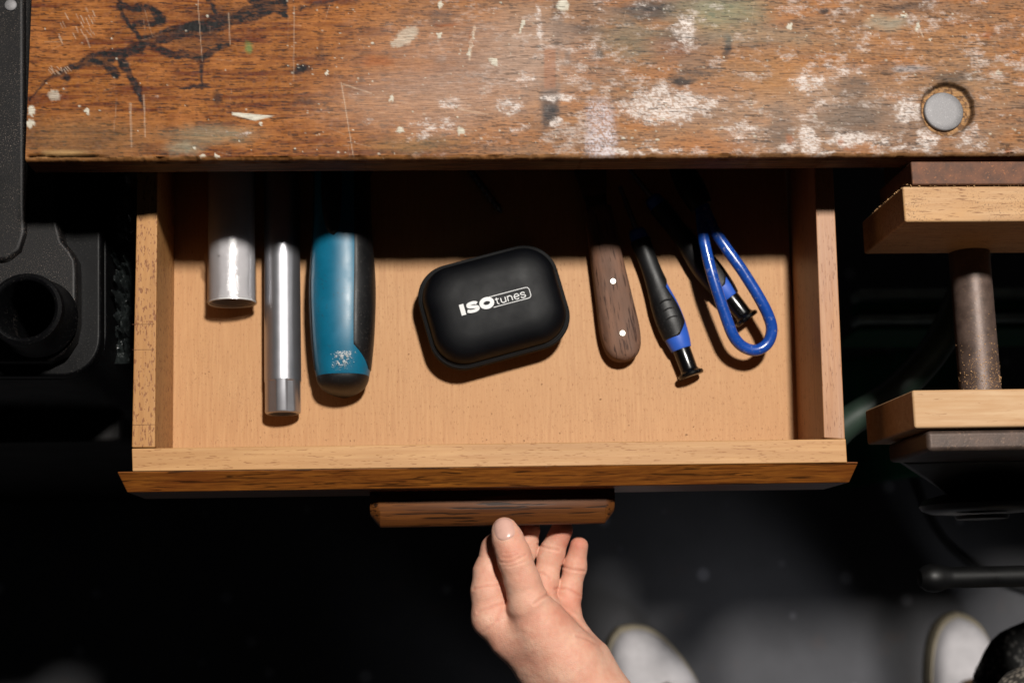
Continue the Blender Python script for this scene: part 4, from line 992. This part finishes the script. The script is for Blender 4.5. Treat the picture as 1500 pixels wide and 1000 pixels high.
for pts, z0_, z1_, dp, w in [([(733, 823), (745, 824), (757, 819), (770, 812)], .03, .07, D_*.8, 1.5), ([(735, 816), (746, 816), (758, 811)], .03, .07, D_*.6, 1.3), ([(737, 829), (752, 828), (768, 822)], .03, .07, D_*.5, 1.4), ([(738, 809), (750, 808), (762, 804)], .03, .07, D_*.4, 1.2),
    ([(694, 862), (712, 857), (735, 856)], -.02, .04, D_*1.1, 1.8), ([(700, 896), (718, 889), (737, 883)], -.02, .05, D_*1.1, 1.8), ([(698, 814), (712, 815), (722, 814)], -.02, .03, D_*.5, 1.4),
    ([(788, 797), (800, 802), (818, 806)], -.03, .03, D_*1.2, 1.7), ([(784, 838), (794, 839), (806, 847)], -.03, .03, D_*1.3, 1.9),
    ([(823, 829), (838, 834), (856, 836)], -.03, .03, D_*1.2, 1.7), ([(813, 862), (830, 862), (850, 872)], -.03, .03, D_*1.2, 1.8), ([(820, 888), (838, 900), (858, 922)], -.03, .03, D_*1., 2), ([(845, 931), (858, 934), (872, 942)], -.03, .05, D_*.8, 2),
    ([(782, 884), (793, 876), (805, 869)], .0, .07, D_*1.2, 2), ([(742, 880), (735, 895), (728, 908)], .0, .05, D_*.9, 2.5), ([(795, 915), (805, 905), (815, 896)], .0, .07, D_*.3, 2), ([(708, 925), (722, 915), (735, 905)], 0, .05, D_*.4, 2)]:
    disp += crease(pts, z0_, z1_, dp, w)
disp += (fbm(hu/14+3, hv/14, 4)-.5)*.0006
HV2 = HV+N*disp[:, None]-np.array([po.x, po.y, po.z])
hm = bpy.data.meshes.new('body'); hm.from_pydata(HV2.tolist(), [], HF.tolist()); hm.update()
fl = np.clip(1-sst(0, 26, np.hypot(hu-845, hv-792)), 0, 1)*.9+np.clip(1-sst(0, 26, np.hypot(hu-825, hv-782)), 0, 1)*.6+sst(.35, .65, fbm(hu/26, hv/26+5, 3))*.35+np.clip(1-sst(0, 60, np.hypot(hu-840, hv-880)), 0, 1)*.35+np.clip(1-sst(5, 30, np.hypot(hu-775, hv-980)), 0, 1)*.2
fl += np.clip(-disp/D_, 0, 1)*.3+(1-sst(0, 22, np.hypot(hu-712, hv-800)))*.3
at_ = hm.attributes.new('flush', 'FLOAT', 'POINT'); at_.data.foreach_set('value', np.clip(fl, 0, 1).astype(np.float32))
hm.polygons.foreach_set('use_smooth', [True]*len(hm.polygons)); hm.materials.append(M['skin'])
ho = bpy.data.objects.new('body', hm); C.objects.link(ho); ho.parent = pers; ho['label'] = 'bare hand with thumb on the drawer handle'
sm_ = ho.modifiers.new('smooth', 'SMOOTH'); sm_.factor = .5; sm_.iterations = 2
# thumbnail, laid over the tip and curved with it
def ztop(px, py):                                       # highest skin point on the sight line
    dd = (hu-px)**2+(hv-py)**2; k = np.argsort(dd)[:12]; k = k[np.argmax(HV[k, 2])]
    return HV[k], N[k]
from mathutils.bvhtree import BVHTree
bvh = BVHTree.FromPolygons([tuple(v) for v in (HV2+np.array([po.x, po.y, po.z]))], [tuple(int(q_) for q_ in f_) for f_ in HF])
V = []; F = []; nr, nc = 16, 14
ax_ = np.array([.27, .96]); ax_ /= np.linalg.norm(ax_); pr2 = np.array([ax_[1], -ax_[0]])
co = Vector((0, 0, H))
for i in range(nr):
    t = i/(nr-1)
    hw = 16.5*math.sqrt(max(0.02, 1-abs((t-.5)/.53)**3.6))*(1-.06*t)
    for j in range(nc):
        s_ = 2*j/(nc-1)-1
        c_ = np.array([734.5, 760.5])+ax_*(t*30)+pr2*(s_*hw); c_ = c_+ax_*(-1.5*(1-s_*s_)*(1-t)+2.5*(1-s_*s_)*t)
        dr = (P(c_[0], c_[1], 0)-co).normalized()
        hit, nn_, fi, di = bvh.ray_cast(co, dr)
        if hit is None or hit.z < .02:
            p = P(c_[0], c_[1], .0362)
        else:
            lift = -.0003+.0008*min(1, 5*(1-abs(s_)))*min(1, (1-t)*7)+(.0005*(1-t/.2)*(1-abs(s_)**2) if t < .2 else 0)
            p = hit-dr*lift
        V.append(toP(p))
for i in range(nr-1):
    for j in range(nc-1): F.append((i*nc+j, i*nc+j+1, (i+1)*nc+j+1, (i+1)*nc+j))
nl = mesh('thumbnail', V, F, M['nail'], pers, auto=0)
# forearm continues beyond the frame inside a sleeve
e0 = P(925, 1125, .014); 
tube('sleeve', [toP(Vector((e0.x-.004, e0.y+.012, .014)))+(.0345,), toP(Vector((e0.x+.02, e0.y-.03, .012)))+(.038,), toP(Vector((e0.x+.08, e0.y-.11, .02)))+(.042,), toP(Vector((e0.x+.16, e0.y-.24, .06)))+(.05,)], .04, M['knit'], pers)
# --- shoes
def shoe(toe, heel, wpx, flip=1):
    a = P(*toe, GZ+.05); b_ = P(*heel, GZ+.05); v_ = b_-a; L = .27; u = v_.normalized(); s = Vector((-u.y, u.x, 0))*flip
    W_ = wpx
    out = [(0, .0), (.006, .35), (.02, .66), (.045, .88), (.08, 1.0), (.11, .98), (.15, .82), (.19, .74), (.23, .72), (.255, .6), (.266, .35), (.27, 0)]
    L_ = cr([(x, y) for x, y in out], 4)
    per_ = [(p[0], p[1]) for p in L_]+[(p[0], -p[1]*.88) for p in L_[::-1][1:-1]]
    def lp2(z, sc, zadd=None):
        return [toP(a+u*(.135+(x-.135)*sc)+s*(y*W_*sc)+Vector((0, 0, z-.05+(zadd(x) if zadd else 0)))) for x, y in per_]
    n = len(per_)
    def stack(name, loops, mat):
        V = [p for l in loops for p in l]; F = [(i*n+j, i*n+(j+1) % n, (i+1)*n+(j+1) % n, (i+1)*n+j) for i in range(len(loops)-1) for j in range(n)]
        F += [tuple(range(n)), tuple(range(len(V)-1, len(V)-n-1, -1))]
        return mesh(name, V, F, mat, pers, auto=60)
    stack('shoe_sole', [lp2(.001, .985), lp2(.004, 1.0), lp2(.026, 1.0), lp2(.030, .985), lp2(.0305, .93)], M['sole'])
    rise = lambda k: (lambda x: k*max(0, (x-.06))/.2)
    stack('shoe_upper', [lp2(.029, .95), lp2(.040, .93, rise(.01)), lp2(.050, .86, rise(.02)), lp2(.056, .74, rise(.035)), lp2(.060, .55, rise(.05)), lp2(.062, .3, rise(.06))], M['shoe'])
    # lacing
    for k in range(4):
        x = .085+k*.018; c0 = a+u*x; z = GZ+.066+.006*k
        tube('shoe_lace', [toP(Vector((c0.x, c0.y, z))-s*.022), toP(Vector((c0.x, c0.y, z+.005))), toP(Vector((c0.x, c0.y, z))+s*.022)], .003, M['lace'] if k > 0 else M['shoe'], pers, seg=8)
    tube('shoe_tongue', [toP(a+u*.08+Vector((0, 0, .012))), toP(a+u*.12+Vector((0, 0, .026))), toP(a+u*.16+Vector((0, 0, .05)))], .016, M['lace'], pers)
shoe((910, 918), (1012, 1100), .050)
shoe((1412, 895), (1432, 1130), .045)
# --- trouser legs
def leg(pts, name, mat, cuff=None):
    q = cr(pts, 10); V = []; F = []; sg = 48
    for i, p in enumerate(q):
        for j in range(sg):
            an = 2*math.pi*j/sg; w = 1+.05*(fbm(np.array([j*.35 if j < sg/2 else (sg-j)*.35]), np.array([i*.45]), 3)[0]-.5)*2
            V.append(toP((p[0]+p[3]*w*math.cos(an), p[1]+p[3]*w*math.sin(an), p[2])))
    for i in range(len(q)-1):
        for j in range(sg): F.append((i*sg+j, i*sg+(j+1) % sg, (i+1)*sg+(j+1) % sg, (i+1)*sg+j))
    F += [tuple(range(sg)), tuple(range(len(V)-1, len(V)-sg-1, -1))]
    return mesh(name, V, F, mat, pers, auto=0)
Q = lambda px, py, z, r_: tuple(P(px, py, z))+(r_,)
leg([Q(1478, 1090, GZ+.09, .050), Q(1500, 1060, -.55, .060), Q(1528, 1040, -.40, .070), Q(1560, 1040, -.25, .080)], 'trouser_leg', M['knit'])
leg([Q(1042, 1140, GZ+.09, .050), Q(1090, 1190, -.5, .055), Q(1150, 1260, -.25, .075)], 'trouser_leg', M['knit'])
a = P(1496, 1012, -.06)
leg([tuple(a+Vector((.02, -.03, -.06)))+(.03,), tuple(a+Vector((.02, -.03, -.0)))+(.048,), tuple(a+Vector((.03, -.05, .05)))+(.04,)], 'shirt_hem', M['knit_grey'])
S.render.resolution_x = 1024; S.render.resolution_y = 682
